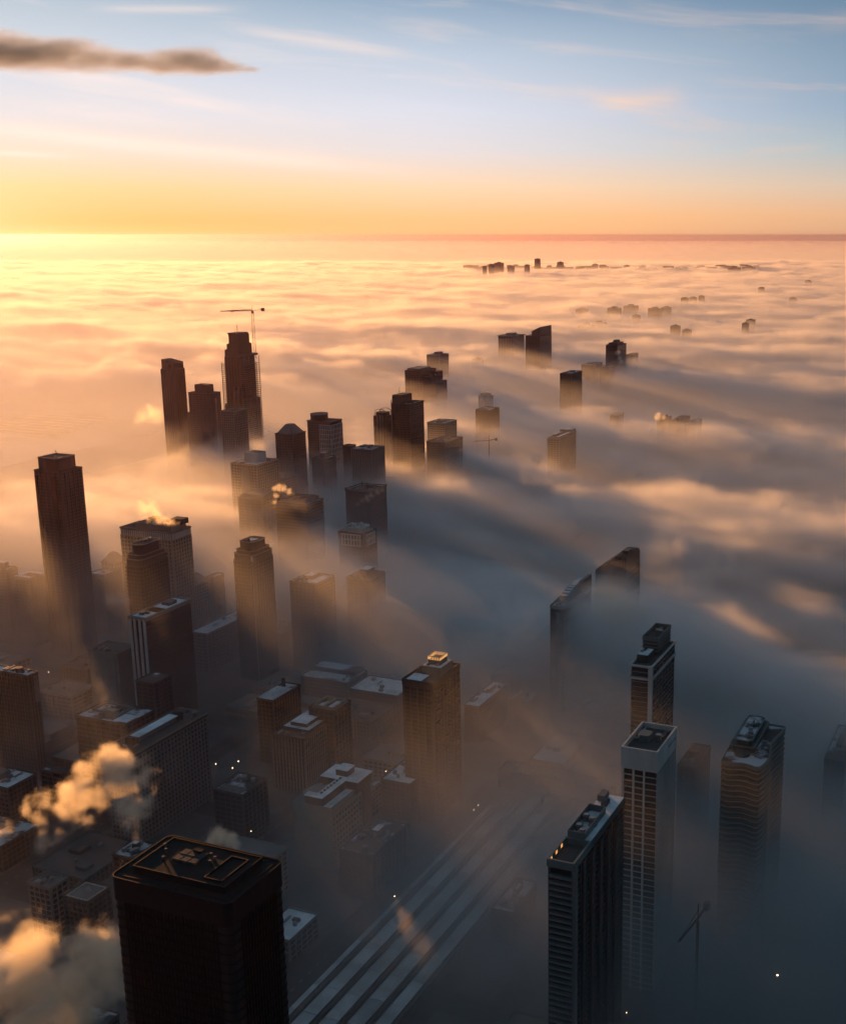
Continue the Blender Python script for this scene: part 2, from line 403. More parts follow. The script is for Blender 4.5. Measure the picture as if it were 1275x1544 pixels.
def white_grid_tower():
    P, w, d, z = tower('apartment_tower', 'slim tower with blank pale top band and white window grid, right of the rail yard', (939, 990, 1133, 1018), z=152, ref='the white-banded tower')
    zb = z - 12.5
    facade(P, rect(-w, w, -d, d), 0, zb, dz=3.7, bh=.55, bo=.5, ps=0, wall='white', detail=1)
    for x in (-w, -w * .38, w * .25):
        part('pier', MB().box(x - .1, x + 1.0, -d - 1.1, -d + .3, 0, zb), WALL['white'], P)
    for k in range(15):
        y = -d + .3 + k * (2 * d - .8) / 14
        part('pier', MB().box(w - .2, w + .75, y - .2, y + .2, 0, zb), WALL['white'], P)
        part('pier', MB().box(-w - .75, -w + .2, y - .2, y + .2, 0, zb), WALL['white'], P)
    me = MB().box(w * .55, w * .97, -d - .62, -d - .1, 0, 2.9).mesh('balcony_recess', GLASS)
    for k in range(36): put('balcony_recess', me, P, (0, 0, zb - 3.3 - k * 3.7))
    o = rect(-w - .7, w + .9, -d - 1.2, d + .7)
    part('roof_band', MB().ring(o, offset(o, -1.0), zb, z), WALL['white'], P)
    part('roof', MB().prism(offset(o, -1.02), z - 3.4, z - 3), TAR, P)
    for a, b in ((-.45, -.2), (-.1, .15)):
        part('penthouse', MB().prism(chamfer(a * w - 2, a * w + 5, b * d * 0 - 3, b * d * 0 + 5, 1.2), z - 3, z + 1.2), WALL['paleteal'], P) if a < -.3 else part('roof_unit', MB().box(3, 6, 1, 4, z - 3, z + .8), METAL, P)
    scatter(P, 5, -w + 2, -4, -d + 3, d - 3, z - 3, 4, .8); scatter(P, 6, 2, w - 3, 6, d - 3, z - 3, 4, .8)
    me = MB().box(w + .6, w + 1.05, -.45, .45, 0, 1.2).mesh('vent_slot', TAR)
    for k in range(6): put('vent_slot', me, P, (0, d * .15 + k * d * .13, z - 6))
    me = MB().box(-w - .95, -w - .6, -.5, .5, 0, 1.6).mesh('window', GLASS)
    for k in range(4): put('window', me, P, (0, -d * .6 + k * d * .4, z - 6))
    part('antenna', MB().beam((-w + 1, d - 1, z), (-w + 1, d - 1, z + 6), .12), STEEL, P)
white_grid_tower()

def balcony_block():
    P, w, d, z = tower('apartment_tower', 'long dark slab with stacked balconies and snowy roof plant, lower right beside the rail yard', (827, 864, 1299, 940), z=140, ref='the balcony slab')
    w1 = w
    pts = rect(-w, w, -d, d)
    facade(P, pts, 0, z - 5, dz=3.3, bh=.4, bo=.25, ps=9, pw=1.0, po=.35, wall='teal', detail=1)
    me = MB().box(-w * .98, w * .98, -d - 1.7, -d, 0, 1.05).mesh('balcony', WALL['grey'])
    sl_ = MB().box(-w * .96, w * .96, -d - 1.62, -d, 1.05, 1.12).mesh('balcony_rail', WALL['paleteal'])
    for k in range(39):
        b = put('balcony', me, P, (0, 0, z - 10 - k * 3.3)); put('balcony_rail', sl_, b)
    part('fin_wall', MB().box(w - .3, w + 1.5, -d - .4, -d + 2, 0, z - 2), WALL['grey'], P)
    for k in range(5):
        y = -d + 10 + k * (2 * d - 14) / 5
        part('bay_window', MB().prism([(w, y), (w + 1.3, y + .8), (w + 1.3, y + 4), (w, y + 4.8)], 0, z - 6), GLASS2, P)
    yb = -d + 2 * d * .30
    part('fascia', MB().ring(offset(rect(-w, w, -d, yb), .8), offset(rect(-w, w, -d, yb), -.3), z - 5, z - 1), WALL['paleteal'], P)
    part('terrace_roof', MB().box(-w + .3, w - .3, -d + .3, yb, z - 5, z - 4.6), TAR, P)
    part('wing_roof', MB().box(-w - .2, w + .8, yb, d + .5, z - 5.2, z - 1.5), WALL['teal'], P)
    part('roof', MB().box(-w + .4, w + .2, yb + .5, d, z - 1.5, z - 1.3), SNOW, P)
    part('plant_wall', MB().ring(rect(-w + .5, w * .55, yb + 1, d * .45), rect(-w + .9, w * .55 - .4, yb + 1.4, d * .45 - .4), z - 1.4, z + 2.4), WALL['paleteal'], P)
    lit = emit('parapet_sun_glow', (1, .42, .12), .6)  # emission added to the panes imitates low sun on the parapet
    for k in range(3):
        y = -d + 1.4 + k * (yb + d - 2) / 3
        part('sun_glint_pane', MB().box(-w - .82, -w + .38, y, y + 2.2, z - 3.4, z - 1.6).box(-w - .9, -w - .8, y + 2.2, y + 2.5, z - 3.4, z - 1.2), lit, P)
    for k, (x, y) in enumerate(((-.45, .1), (.1, .0), (-.5, .35), (.15, .3))):
        yy = yb + 5 + y * d * 1.2
        part('cooling_tower', MB().cyl(x * w, yy, z - 1.3, z + 1.6, 2.0, 14).cyl(x * w, yy, z + 1.6, z + 2.3, 1.5, 14), METAL, P)
    scatter(P, 12, -w + 2, w * .4, yb + 3, d * .4, z - 1.3, 7, .8)
    part('roof_unit', MB().box(-1.5, 1.5, d * .62, d * .62 + 6, z - 1.3, z + .8).box(-1, 1, d * .62 + 1, d * .62 + 5, z + .8, z + 1.3), DUCT, P)
    part('stair_tower', MB().box(-w + 1, -w + 5, d * .75, d * .95, z - 1.3, z + 2), WALL['grey'], P)
balcony_block()

def curved_balcony_tower():
    P, w, d, z = tower('apartment_tower', 'dark tower with wavy balconies and a stepped snowy crown, farther right in the mist', (1087, 1145, 1158, 1178), z=122, ref='the wavy balcony tower')
    def wav(off, n=16):
        a = [(-w + 2 * w * i / n, -d - off - 1.2 * sin(2.6 * pi * i / n)) for i in range(n + 1)]
        b = [(w + off + 1.6 * sin(2.6 * pi * i / n), -d + 2 * d * i / n) for i in range(1, n + 1)]
        return a + b + [(-w - off, d + off)]
    part('glazing', MB().prism(wav(-1), 0, z - 1), GLASS, P)
    me = MB().prism(wav(1.1), 0, .95).mesh('floor_band', WALL['paleteal'])
    for k in range(33): put('floor_band', me, P, (0, 0, z - 3.6 - k * 3.5))
    part('roof', MB().prism(wav(.4), z - 1, z), PATCHY, P)
    part('parapet', MB().ring(wav(1.2), wav(.5), z - 1.2, z + 1.2), WALL['paleteal'], P)
    x0, x1, y0, y1 = -w * .95, w * .35, -d * .45, d * .95
    for i, (s, h) in enumerate(((0, 3.4), (2.2, 6.6))):
        q = chamfer(x0 + s, x1 - s, y0 + s, y1 - s, 2)
        part('crown_tier', MB().prism(q, z, z + h), WALL['teal'], P)
        part('crown_coping', MB().ring(offset(q, .3), offset(q, -.35), z + h, z + h + .5), WALL['paleteal'], P)
    part('crown_roof', MB().prism(chamfer(x0 + 3, x1 - 3, y0 + 3, y1 - 3, 2), z + 6.6, z + 6.75), PATCHY, P)
    cx, c2 = (x0 + x1) / 2, (y0 + y1) / 2
    part('roof_tank', MB().cyl(cx - 1, c2 + 4, z + 6.7, z + 9, 2.1, 14), METAL, P)
    part('roof_tank', MB().cyl(cx + 1, c2 - 3, z + 6.7, z + 8.6, 1.4, 12), METAL, P)
    scatter(P, 3, x0 + 4, x1 - 4, y0 + 4, y1 - 4, z + 6.7, 6, .7)
    part('podium_drum', MB().cyl(-w * .2, -d * .55, z, z + 1.8, w * .42, 18), WALL['teal'], P)
curved_balcony_tower()

def notch_tower():
    P, w, d, z = tower('apartment_tower', 'tall grey-green tower with one pale vertical pier and a stepped open crown, right of centre', (952, 981, 1003, 1016), z=150, ref='the single-pier tower')
    zl = z - 2
    facade(P, rect(-w, w, -d, d), 0, zl, dz=3.5, bh=.7, bo=.45, ps=0, wall='paleteal', detail=1)
    part('pier', MB().box(w * .78, w + 1.2, -d - 1.3, -d + 1.2, 0, zl + 1), WALL['white'], P)
    for k in range(8):
        y = -d + 3 + k * (2 * d - 4) / 7
        part('pier', MB().box(w, w + .7, y, y + .5, 0, zl), WALL['teal'], P)
    for zz in (zl - 9, zl - .2):
        part('belt', MB().ring(offset(rect(-w, w, -d, d), 1.2), offset(rect(-w, w, -d, d), .1), zz, zz + 1.3), WALL['white'], P)
    part('roof', MB().prism(rect(-w, w, -d, d), zl, zl + .3), TAR, P)
    q = rect(-w, w * .55, -d * .1, d)
    part('upper_block', MB().prism(q, zl + .3, z + 8), WALL['teal'], P)
    me = MB().ring(offset(q, .5), offset(q, .05), 0, .8).mesh('floor_band', WALL['paleteal'])
    for k in range(3): put('floor_band', me, P, (0, 0, z + .6 + k * 2.6))
    part('crown_wall', MB().ring(offset(q, .5), offset(q, 0), z + 8, z + 11), WALL['paleteal'], P)
    part('crown_roof', MB().prism(offset(q, -.1), z + 8, z + 8.3), TAR, P)
    part('crown_frame', MB().box(-w * .2, w * .5, d * .3, d * .42, z + 8.3, z + 12.5), WALL['paleteal'], P)
    part('front_cabin', MB().box(-w * .8, w * .35, -d * .75, -d * .2, zl + .3, zl + 5.5), WALL['teal'], P)
    part('cabin_roof', MB().box(-w * .75, w * .3, -d * .72, -d * .23, zl + 5.5, zl + 5.7), SNOW, P)
    scatter(P, 8, -w * .6, w * .2, -d * .6, -d * .3, zl + 5.7, 4, .5); scatter(P, 9, -w * .7, w * .3, d * .5, d * .85, z + 8.3, 4, .7)
notch_tower()

def condo_tower():
    P, w, d, z = tower('apartment_tower', 'brown tower with a stepped penthouse and a gold-lit railing on top, centre of the photo', (607, 652, 1031, 692), z=112, ref='the gold-crowned tower')
    pts = rect(-w, w, -d, d)
    facade(P, pts, 0, z - 4, dz=3.2, bh=1.2, bo=.3, ps=5.5, pw=1.6, po=.45, wall='brown', detail=1)
    me = MB().box(w + .3, w + 2.0, -1.7, 1.7, 0, 1.0).mesh('balcony', WALL['brown'])
    m2 = MB().box(-w - 1.8, -w - .3, -1.6, 1.6, 0, 1.0).mesh('balcony', WALL['brown'])
    for k in range(28):
        for y in (-d * .7, d * .05, d * .78): put('balcony', me, P, (0, y, z - 10 - k * 3.2))
        put('balcony', m2, P, (0, -d * .6, z - 10 - k * 3.2))
    part('crown_band', MB().prism(offset(pts, .5), z - 4, z - 1), WALL['brown'], P)
    roofing(P, pts, z - 1, 'tar', 'brown', 1.6, .6)
    part('roof_snow', MB().box(-w + 1.2, w * .1, -d + 3, -d * .25, z - .86, z - .6), SNOW, P)
    part('penthouse', MB().box(-w * .55, w * .8, -d * .15, d * .75, z - 1, z + 5), WALL['beige'], P)
    part('penthouse_roof', MB().box(-w * .5, w * .75, -d * .12, d * .72, z + 5, z + 5.25), SNOW, P)
    part('penthouse', MB().box(-w * .25, w * .55, d * .05, d * .6, z + 5, z + 9), WALL['grey'], P)
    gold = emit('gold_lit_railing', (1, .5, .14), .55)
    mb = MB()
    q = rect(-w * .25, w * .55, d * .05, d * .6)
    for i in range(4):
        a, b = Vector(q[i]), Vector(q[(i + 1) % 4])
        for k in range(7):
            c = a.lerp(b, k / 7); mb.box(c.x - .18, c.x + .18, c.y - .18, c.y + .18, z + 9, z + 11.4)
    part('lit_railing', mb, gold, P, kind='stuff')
    part('rail_beam', MB().ring(offset(q, .3), offset(q, -.2), z + 11.4, z + 11.8), METAL, P)
    scatter(P, 4, -w * .4, w * .6, -d * .05, d * .03, z + 5.2, 3, .7)
condo_tower()

def gridded_slab():
    P, w, d, z = tower('office_block', 'long slab with rows of square windows and a pale strip along its roof', (158, 201, 1136, 311), z=72, ref='the gridded slab')
    pts = rect(-w, w, -d, d)
    facade(P, pts, 0, z - 3, dz=3.7, bh=1.7, bo=.3, ps=3.9, pw=1.7, po=.45, wall='grey', glass=GLASS, detail=1)
    me = MB().box(w + .02, w + .14, -1.0, 1.0, 0, .12).box(w + .02, w + .14, -.05, .05, 0, 1.9).box(w + .01, w + .05, -1.0, 1.0, .12, 1.9).mesh('window', GLASS2)
    k = max(1, round((2 * d) / 3.9))
    for i in range(k):
        y = -d + .85 + (i + .5) * (2 * d - 1.7) / k
        for f in range(12): put('window', me, P, (0, y, z - 3 - 1.7 - 1.95 - f * 3.7))
    part('cornice', MB().prism(offset(pts, .9), z - 3, z - 1.2), WALL['brown'], P)
    roofing(P, pts, z - 1.2, 'tar', 'beige', 1.0, 1.0, .6)
    part('roof_monitor', MB().box(-w * .45, w * .1, -d * .55, d * .5, z - 1.1, z + 2.6), WALL['grey'], P)
    part('monitor_roof', MB().box(-w * .5, w * .15, -d * .57, d * .52, z + 2.6, z + 2.9), SNOW, P)
    part('stair_tower', MB().box(-w * .5, w * .2, -d * .66, -d * .57, z - 1.1, z + 3.4), WALL['brown'], P)
    part('stair_tower', MB().box(-w * .3, w * .3, d * .55, d * .6, z - 1.1, z + 5.2), WALL['brown'], P)
    scatter(P, 22, -w + 3, w - 3, d * .65, d * .92, z - 1.1, 5, .8); scatter(P, 23, -w * .7, w * .5, -d * .92, -d * .7, z - 1.1, 4, .8)
gridded_slab()

def cross_roof():
    P, w, d, z = tower('office_block', 'square grey block with a bright white cross-shaped upper roof, centre bottom', (441, 499, 1221, 545), z=47, ref='the cross-roofed block')
    pts = rect(-w, w, -d, d)
    part('wall', MB().prism(pts, 0, z), WALL['greenstone'], P)
    me = MB().box(w - .1, w + .06, -.8, .8, 0, 1.6).mesh('window', GLASS)
    for i in range(10):
        for f in range(8): put('window', me, P, (0, -d + 3 + i * (2 * d - 6) / 9, z - 9 - f * 4.4))
    me = MB().box(w - .1, w + .25, -d, d, 0, .5).mesh('string_course', WALL['grey'])
    for f in range(3): put('string_course', me, P, (0, 0, z - 3 - f * 13))
    part('roof', MB().box(-w + .5, w - .5, -d + .5, d - .5, z, z + .15), GRAVEL, P)
    part('parapet', MB().ring(pts, offset(pts, -.5), z, z + .9), WALL['greenstone'], P)
    part('side_roof_snow', MB().box(w * .55, w - .6, -d + .6, d - .8, z + .15, z + .4), SNOW, P)
    part('upper_wing', MB().box(w * .12, w * .52, -d + .4, d * .5, z + .1, z + 6.5), WALL['brown'], P)
    part('upper_wing_foot', MB().box(-w * .35, w * .12, -d + .4, -d * .72, z + .1, z + 6.48), WALL['brown'], P)
    part('wing_roof', MB().box(w * .08, w * .56, -d + .1, d * .5 - .05, z + 6.5, z + 6.9).box(-w * .4, w * .08 - .02, -d + .1, -d * .68, z + 6.5, z + 6.88), SNOW, P)
    part('cross_block', MB().box(-w * .75, w * 1.15, d * .52, d * 1.5, z - 2, z + 6.5), WALL['brown'], P)
    part('cross_roof', MB().box(-w * .8, w * 1.2, d * .5, d * 1.55, z + 6.5, z + 6.95), SNOW, P)
    part('penthouse', MB().box(-w * .15, w * .45, d * .75, d * 1.25, z + 6.95, z + 11.5), WALL['brown'], P)
    part('penthouse_roof', MB().box(-w * .18, w * .48, d * .73, d * 1.27, z + 11.5, z + 11.8), SNOW, P)
    part('rear_base', MB().box(-w * .75, w * 1.1, d, d * 1.48, 0, z - 2.02), WALL['brown'], P)
    for k in range(7): part('roof_unit', MB().box(w * .2, w * .2 + 1.4, -d * .7 + k * 4, -d * .7 + k * 4 + 1.8, z + 6.9, z + 7.8), DUCT, P)
    part('low_shed', MB().box(-w + 1, -w * .1, -d * .5, d * .3, z + .15, z + 2.2), WALL['grey'], P)
    scatter(P, 31, -w * .8, -w * .2, d * .35, d * .5, z + .15, 3, .8)
cross_roof()

def curved_glass():
    P, w, d, z = tower('office_tower', 'dark tower with an arched snowy roof rising to the back, wrapped by orange cloud', (830, 846, 917, 890), z=118, ref='the arched-roof tower')
    pts = [(-w, -d), (w, -d), (w + 3, -d * .3), (w + 4, d * .4), (w, d), (-w, d), (-w - 2.5, 0)]
    facade(P, pts, 0, z - 1, dz=4, bh=1, bo=.35, ps=6, pw=.6, po=.5, wall='dark')
    part('roof', MB().prism(offset(pts, .2), z - 1, z - .2), PATCHY, P)
    n = 9
    for i in range(n):
        t = i / n; y0, y1 = -d * .5 + t * d * 1.4, -d * .5 + (t + .92 / n) * d * 1.4
        h = 2 + 7 * sin(pi * (.15 + .62 * t))
        part('crown_rib', MB().box(-w * .8, w * .95, y0, y1, z - .2, z + h), WALL['dark'] if i % 2 else WALL['teal'], P)
        part('rib_snow', MB().box(-w * .6, w * .5, y0 + .4, y1 - .3, z + h, z + h + .3), SNOW, P)
    part('parapet', MB().ring(offset(pts, .8), offset(pts, .2), z - 1.2, z + 1.6), WALL['beige'], P)
    part('back_fin', MB().box(w * .6, w * 1.2, d * .3, d, z - .2, z + 11), WALL['dark'], P)
    part('sign_panel', MB().box(w * .2, w * .8, -d - 1.2, -d - .5, z - 14, z - 4), WALL['grey'], P)
    scatter(P, 7, -w * .6, w * .6, -d * .9, -d * .55, z - .2, 4, .9)
curved_glass()

def slant_tower():
    P, w, d, z = tower('apartment_tower', 'dark tower whose roof slants up to the right, standing in fog', (898, 944, 843, 964), yb=886, zf=98, ref='the slant-roofed tower')
    z -= 15
    facade(P, rect(-w, w, -d, d), 0, z, dz=3.8, bh=1, bo=.3, ps=7, pw=.6, po=.45, wall='dark')
    top = lambda x, y: z + 1 + min(1, max(0, (x + w) / (1.3 * w))) * 15
    part('slanted_crown', MB().prism(rect(-w, w, -d, d), z, top), WALL['dark'], P)
    mb = MB()
    for i in range(11):
        x = -w + i * 2 * w / 11
        mb.box(x, x + .7, -d - .4, d + .4, z, top(x, 0) + .7)
    part('crown_fin', mb, WALL['teal'], P, kind='stuff')
    part('slanted_roof', MB().prism(rect(-w + 1, w - 1, -d + 1, d - 1), z + 2, lambda x, y: top(x, y) + .3), TAR, P)
    me = MB().box(w, w + 1.4, -1, 1, 0, 1).mesh('balcony', WALL['teal'])
    for k in range(12): put('balcony', me, P, (0, d - 1.4, z + 12 - k * 3.8))
    part('roof_cabin', MB().box(w * .4, w * .8, -d * .3, d * .3, z + 15, z + 19), WALL['dark'], P)
slant_tower()

def fin_slab():
    P, w, d, z = tower('office_tower', 'narrow slab with pale vertical fins on its end wall and two snowy roof pads', (196, 219, 933, 287), z=108, ref='the pale-finned slab')
    pts = rect(-w, w, -d, d)
    part('wall', MB().prism(pts, 0, z), WALL['brown'], P)
    for x in (-w + .8, -w * .35, w * .3, w - .9):
        part('end_fin', MB().box(x - .9, x + .9, -d - 1.6, -d, 0, z - 1), WALL['white'], P)
    part('end_glazing', MB().box(-w + 1.8, w - 1.9, -d - .25, -d + .1, 0, z - 2), GLASS2, P)
    mb = MB()
    for k in range(27): mb.box(w - .1, w + .3, -d + 1, d - 1, 3 + k * 3.8, 4.5 + k * 3.8)
    part('floor_band', mb, WALL['dark'], P, kind='stuff')
    part('cornice', MB().ring(offset(pts, 1.3), offset(pts, -.6), z - 2.4, z + .8), WALL['beige'], P)
    part('roof', MB().prism(offset(pts, -.5), z - .3, z), TAR, P)
    part('roof_pad', MB().box(-w + 1, w - 1.2, -d + 2, -d * .45, z, z + .5), SNOW, P)
    part('roof_pad', MB().box(-w + 1, w - 1.2, -d * .02, d * .9, z, z + .5), SNOW, P)
    part('plant_box', MB().box(-w * .5, w * .5, d * .2, d * .55, z + .5, z + 3.5), DUCT, P)
    scatter(P, 41, -w * .6, w * .6, -d * .85, -d * .55, z + .5, 5, .8)
fin_slab()

# ------------------------------------------------------------------ the taller towers of the left half
def left_tower():
    P, w, d, z = tower('apartment_tower', 'tall dark tower with a narrower flat crown, farthest left above the fog', (52, 90, 713, 123), z=196, ref='the far-left tower')
    pts = rect(-w, w, -d, d)
    facade(P, pts, 0, z, dz=3.4, bh=.8, bo=.3, ps=6.5, pw=1.3, po=.7, wall='brown')
    me = MB().box(-w - 1.6, -w, -1.3, 1.3, 0, 1).mesh('balcony', WALL['brown'])
    for k in range(46): put('balcony', me, P, (0, d - 2, z - 5 - k * 3.4))
    roofing(P, pts, z, 'tar', 'brown', 1.2)
    q = rect(-w * .82, w * .72, -d * .8, d * .8)
    part('crown', MB().prism(q, z, z + 13), WALL['brown'], P)
    part('crown_louvre', MB().box(-w * .2, w * .72 + .3, -d * .8 - .3, d * .4, z + 2, z + 12), GLASS2, P)
    part('crown_parapet', MB().ring(offset(q, .35), offset(q, -.4), z + 13, z + 14), WALL['beige'], P)
    part('crown_roof', MB().prism(offset(q, -.4), z + 13, z + 13.2), TAR, P)
    part('window_crane', MB().beam((-2, 2, z + 13), (-2, 2, z + 16), .3).beam((-6, 4, z + 18.5), (0, 1, z + 15.5), .35), STEEL, P)
    part('corner_cap', MB().cyl(w * .4, -d * .55, z + 13.2, z + 15.5, 1.2, 10), METAL, P)
    for s in (-1, 1): part('corner_bay', MB().box(-w + (.5 if s < 0 else 2 * w * .72), -w + (.5 if s < 0 else 2 * w * .72) + 3, -d - 1.4, -d, 0, z - 4), GLASS2, P)
left_tower()

def beige_block():
    P, w, d, z = tower('office_tower', 'wide beige stone block with ribbed top storeys and steam curling on its roof', (181, 258, 803, 287), z=140, ref='the wide beige block')
    pts = rect(-w, w, -d, d)
    facade(P, pts, 0, z - 8, dz=4, bh=1.3, bo=.3, ps=4, pw=1.5, po=.8, wall='beige')
    part('attic', MB().prism(pts, z - 8, z - 1), WALL['beige'], P)
    mb = MB()
    for i in range(24):
        x = -w + (i + .5) * 2 * w / 24; mb.box(x - .45, x + .45, -d - .7, -d, z - 8, z - 2)
    for i in range(16):
        y = -d + (i + .5) * 2 * d / 16; mb.box(w, w + .7, y - .45, y + .45, z - 8, z - 2)
    part('attic_rib', mb, WALL['white'], P, kind='stuff')
    roofing(P, pts, z - 1, 'tar', 'beige', 1.2)
    q = rect(-w * .5, w * .9, -d * .7, d * .8)
    part('upper_storey', MB().prism(q, z - 1, z + 4), WALL['beige'], P)
    part('upper_roof', MB().prism(offset(q, -.5), z + 4, z + 4.2), PATCHY, P)
    part('upper_parapet', MB().ring(offset(q, .3), offset(q, -.4), z + 4, z + 5.2), WALL['beige'], P)
    part('penthouse', MB().box(w * .55, w * .98, d * .2, d * .9, z + 4, z + 9.5), WALL['brown'], P)
    part('penthouse', MB().box(-w * .3, w * .0, d * .1, d * .6, z + 4, z + 8.5), WALL['brown'], P)
    for x in (-.2, .15, .32): part('cooling_tower', MB().cyl(w * x, -d * .2, z + 4.2, z + 7.4, 2.2, 12), METAL, P)
    scatter(P, 51, -w * .4, w * .8, -d * .6, d * .1, z + 4.2, 8)
beige_block()

def octagon_tower(name, label, px, z, wall, ref, steps, round_top=False, seed=1):
    P, w, d, z = tower(name, label, px, z=z, ref=ref)
    pts = chamfer(-w, w, -d, d, min(w, d) * .22)
    facade(P, pts, 0, z - 6, dz=3.7, bh=1.2, bo=.3, ps=4, pw=.9, po=.45, wall=wall)
    zz = z - 6
    for i, (s, h) in enumerate(steps):
        q = chamfer(-w * s, w * s, -d * s, d * s, min(w, d) * .28 * s)
        if round_top and i == len(steps) - 1: q = rounded(-w * s, w * s, -d * s, d * s, min(w, d) * s * .8, 6)
        part('crown_tier', MB().prism(q, zz, zz + h), WALL[wall], P)
        part('tier_ledge', MB().ring(offset(q, .5), offset(q, -.4), zz + h, zz + h + .7), WALL['beige'], P)
        zz += h
    part('roof', MB().prism(offset(q, -.4), zz, zz + .25), TAR, P)
    return P, w, d, zz, q
P, w, d, z, q = octagon_tower('office_tower', 'dark chamfered tower with a rounded crown, in front of the wide beige block', (187, 212, 846, 254), 134, 'dark', 'the round-crowned tower',
                              ((.99, 6), (.9, 4), (.72, 9)), True)
scatter(P, 61, -w * .4, w * .4, -d * .4, d * .4, z + .2, 5)
P, w, d, z, q = octagon_tower('office_tower', 'brown tower with pale ledges, octagonal crown and a white roof patch, beside glowing fog', (349, 382, 839, 413), 128, 'brown', 'the octagon-crowned tower',
                              ((.99, 6), (.86, 3.5), (.66, 8)), seed=2)
part('roof_snow', MB().box(-w * .3, w * .3, -d * .25, d * .25, z + .25, z + .6), SNOW, P)
scatter(P, 62, -w * .5, w * .5, -d * .5, -d * .3, z + .2, 3, .7)
part('corner_pier', MB().box(w * .72, w * .84, -d * .98, -d * .9, 0, z - 12), WALL['white'], P)

def mall_tower():   # two long towers by the lake
    P, w, d, z = tower('apartment_tower', 'tall slim brown tower with a notched slanting top, left of the stepped skyscraper', (242, 263, 557, 278), z=216, ref='the notched slim tower')
    pts = rect(-w, w, -d, d)
    facade(P, pts, 0, z, dz=3.5, bh=1, bo=.3, ps=5, pw=1.1, po=.6, wall='brown')
    part('roof', MB().prism(pts, z, z + .3), TAR, P)
    part('crown', MB().prism(rect(-w + 1.5, w - .8, -d + 1, d - 1), z + .3, lambda x, y: z + 16 - (x + w) / (2 * w) * 5), WALL['brown'], P)
    part('crown_notch', MB().box(w * .1, w * .5, -d + .4, -d + 1.2, z + 1, z + 8), GLASS2, P)
    part('corner_fin', MB().box(w * .55, w, -d - 1, -d, 0, z + 8), WALL['brown'], P)
    part('roof_mast', MB().beam((w * .3, 0, z + 10), (w * .3, 0, z + 16), .25), STEEL, P)
mall_tower()
def twin_tower():
    P, w, d, z = tower('apartment_tower', 'tall brown tower with square box crown between the notched tower and the stepped skyscraper', (284, 317, 594, 332), z=188, ref='the box-crowned tower')
    pts = rect(-w, w, -d, d)
    facade(P, pts, 0, z, dz=3.5, bh=1.3, bo=.35, ps=7, pw=1, po=.45, wall='brown')
    roofing(P, pts, z, 'tar', 'brown', 1)
    part('crown', MB().box(-w * .55, w * .55, -d * .7, d * .7, z, z + 13), WALL['brown'], P)
    part('crown_roof', MB().box(-w * .5, w * .5, -d * .65, d * .65, z + 13, z + 13.3), TAR, P)
    part('side_wing', MB().box(-w - 9, -w + .5, -d * .6, d * .6, 0, z - 32), WALL['brown'], P)
    me = MB().box(-w - 9.8, -w - 9, -2, 2, 0, 1.2).mesh('balcony', WALL['beige'])
    for k in range(20): put('balcony', me, P, (0, -d * .3, z - 36 - k * 3.5))
    part('pale_strip', MB().box(w, w + .7, -d * .15, d * .1, 0, z - 8), WALL['beige'], P)
twin_tower()

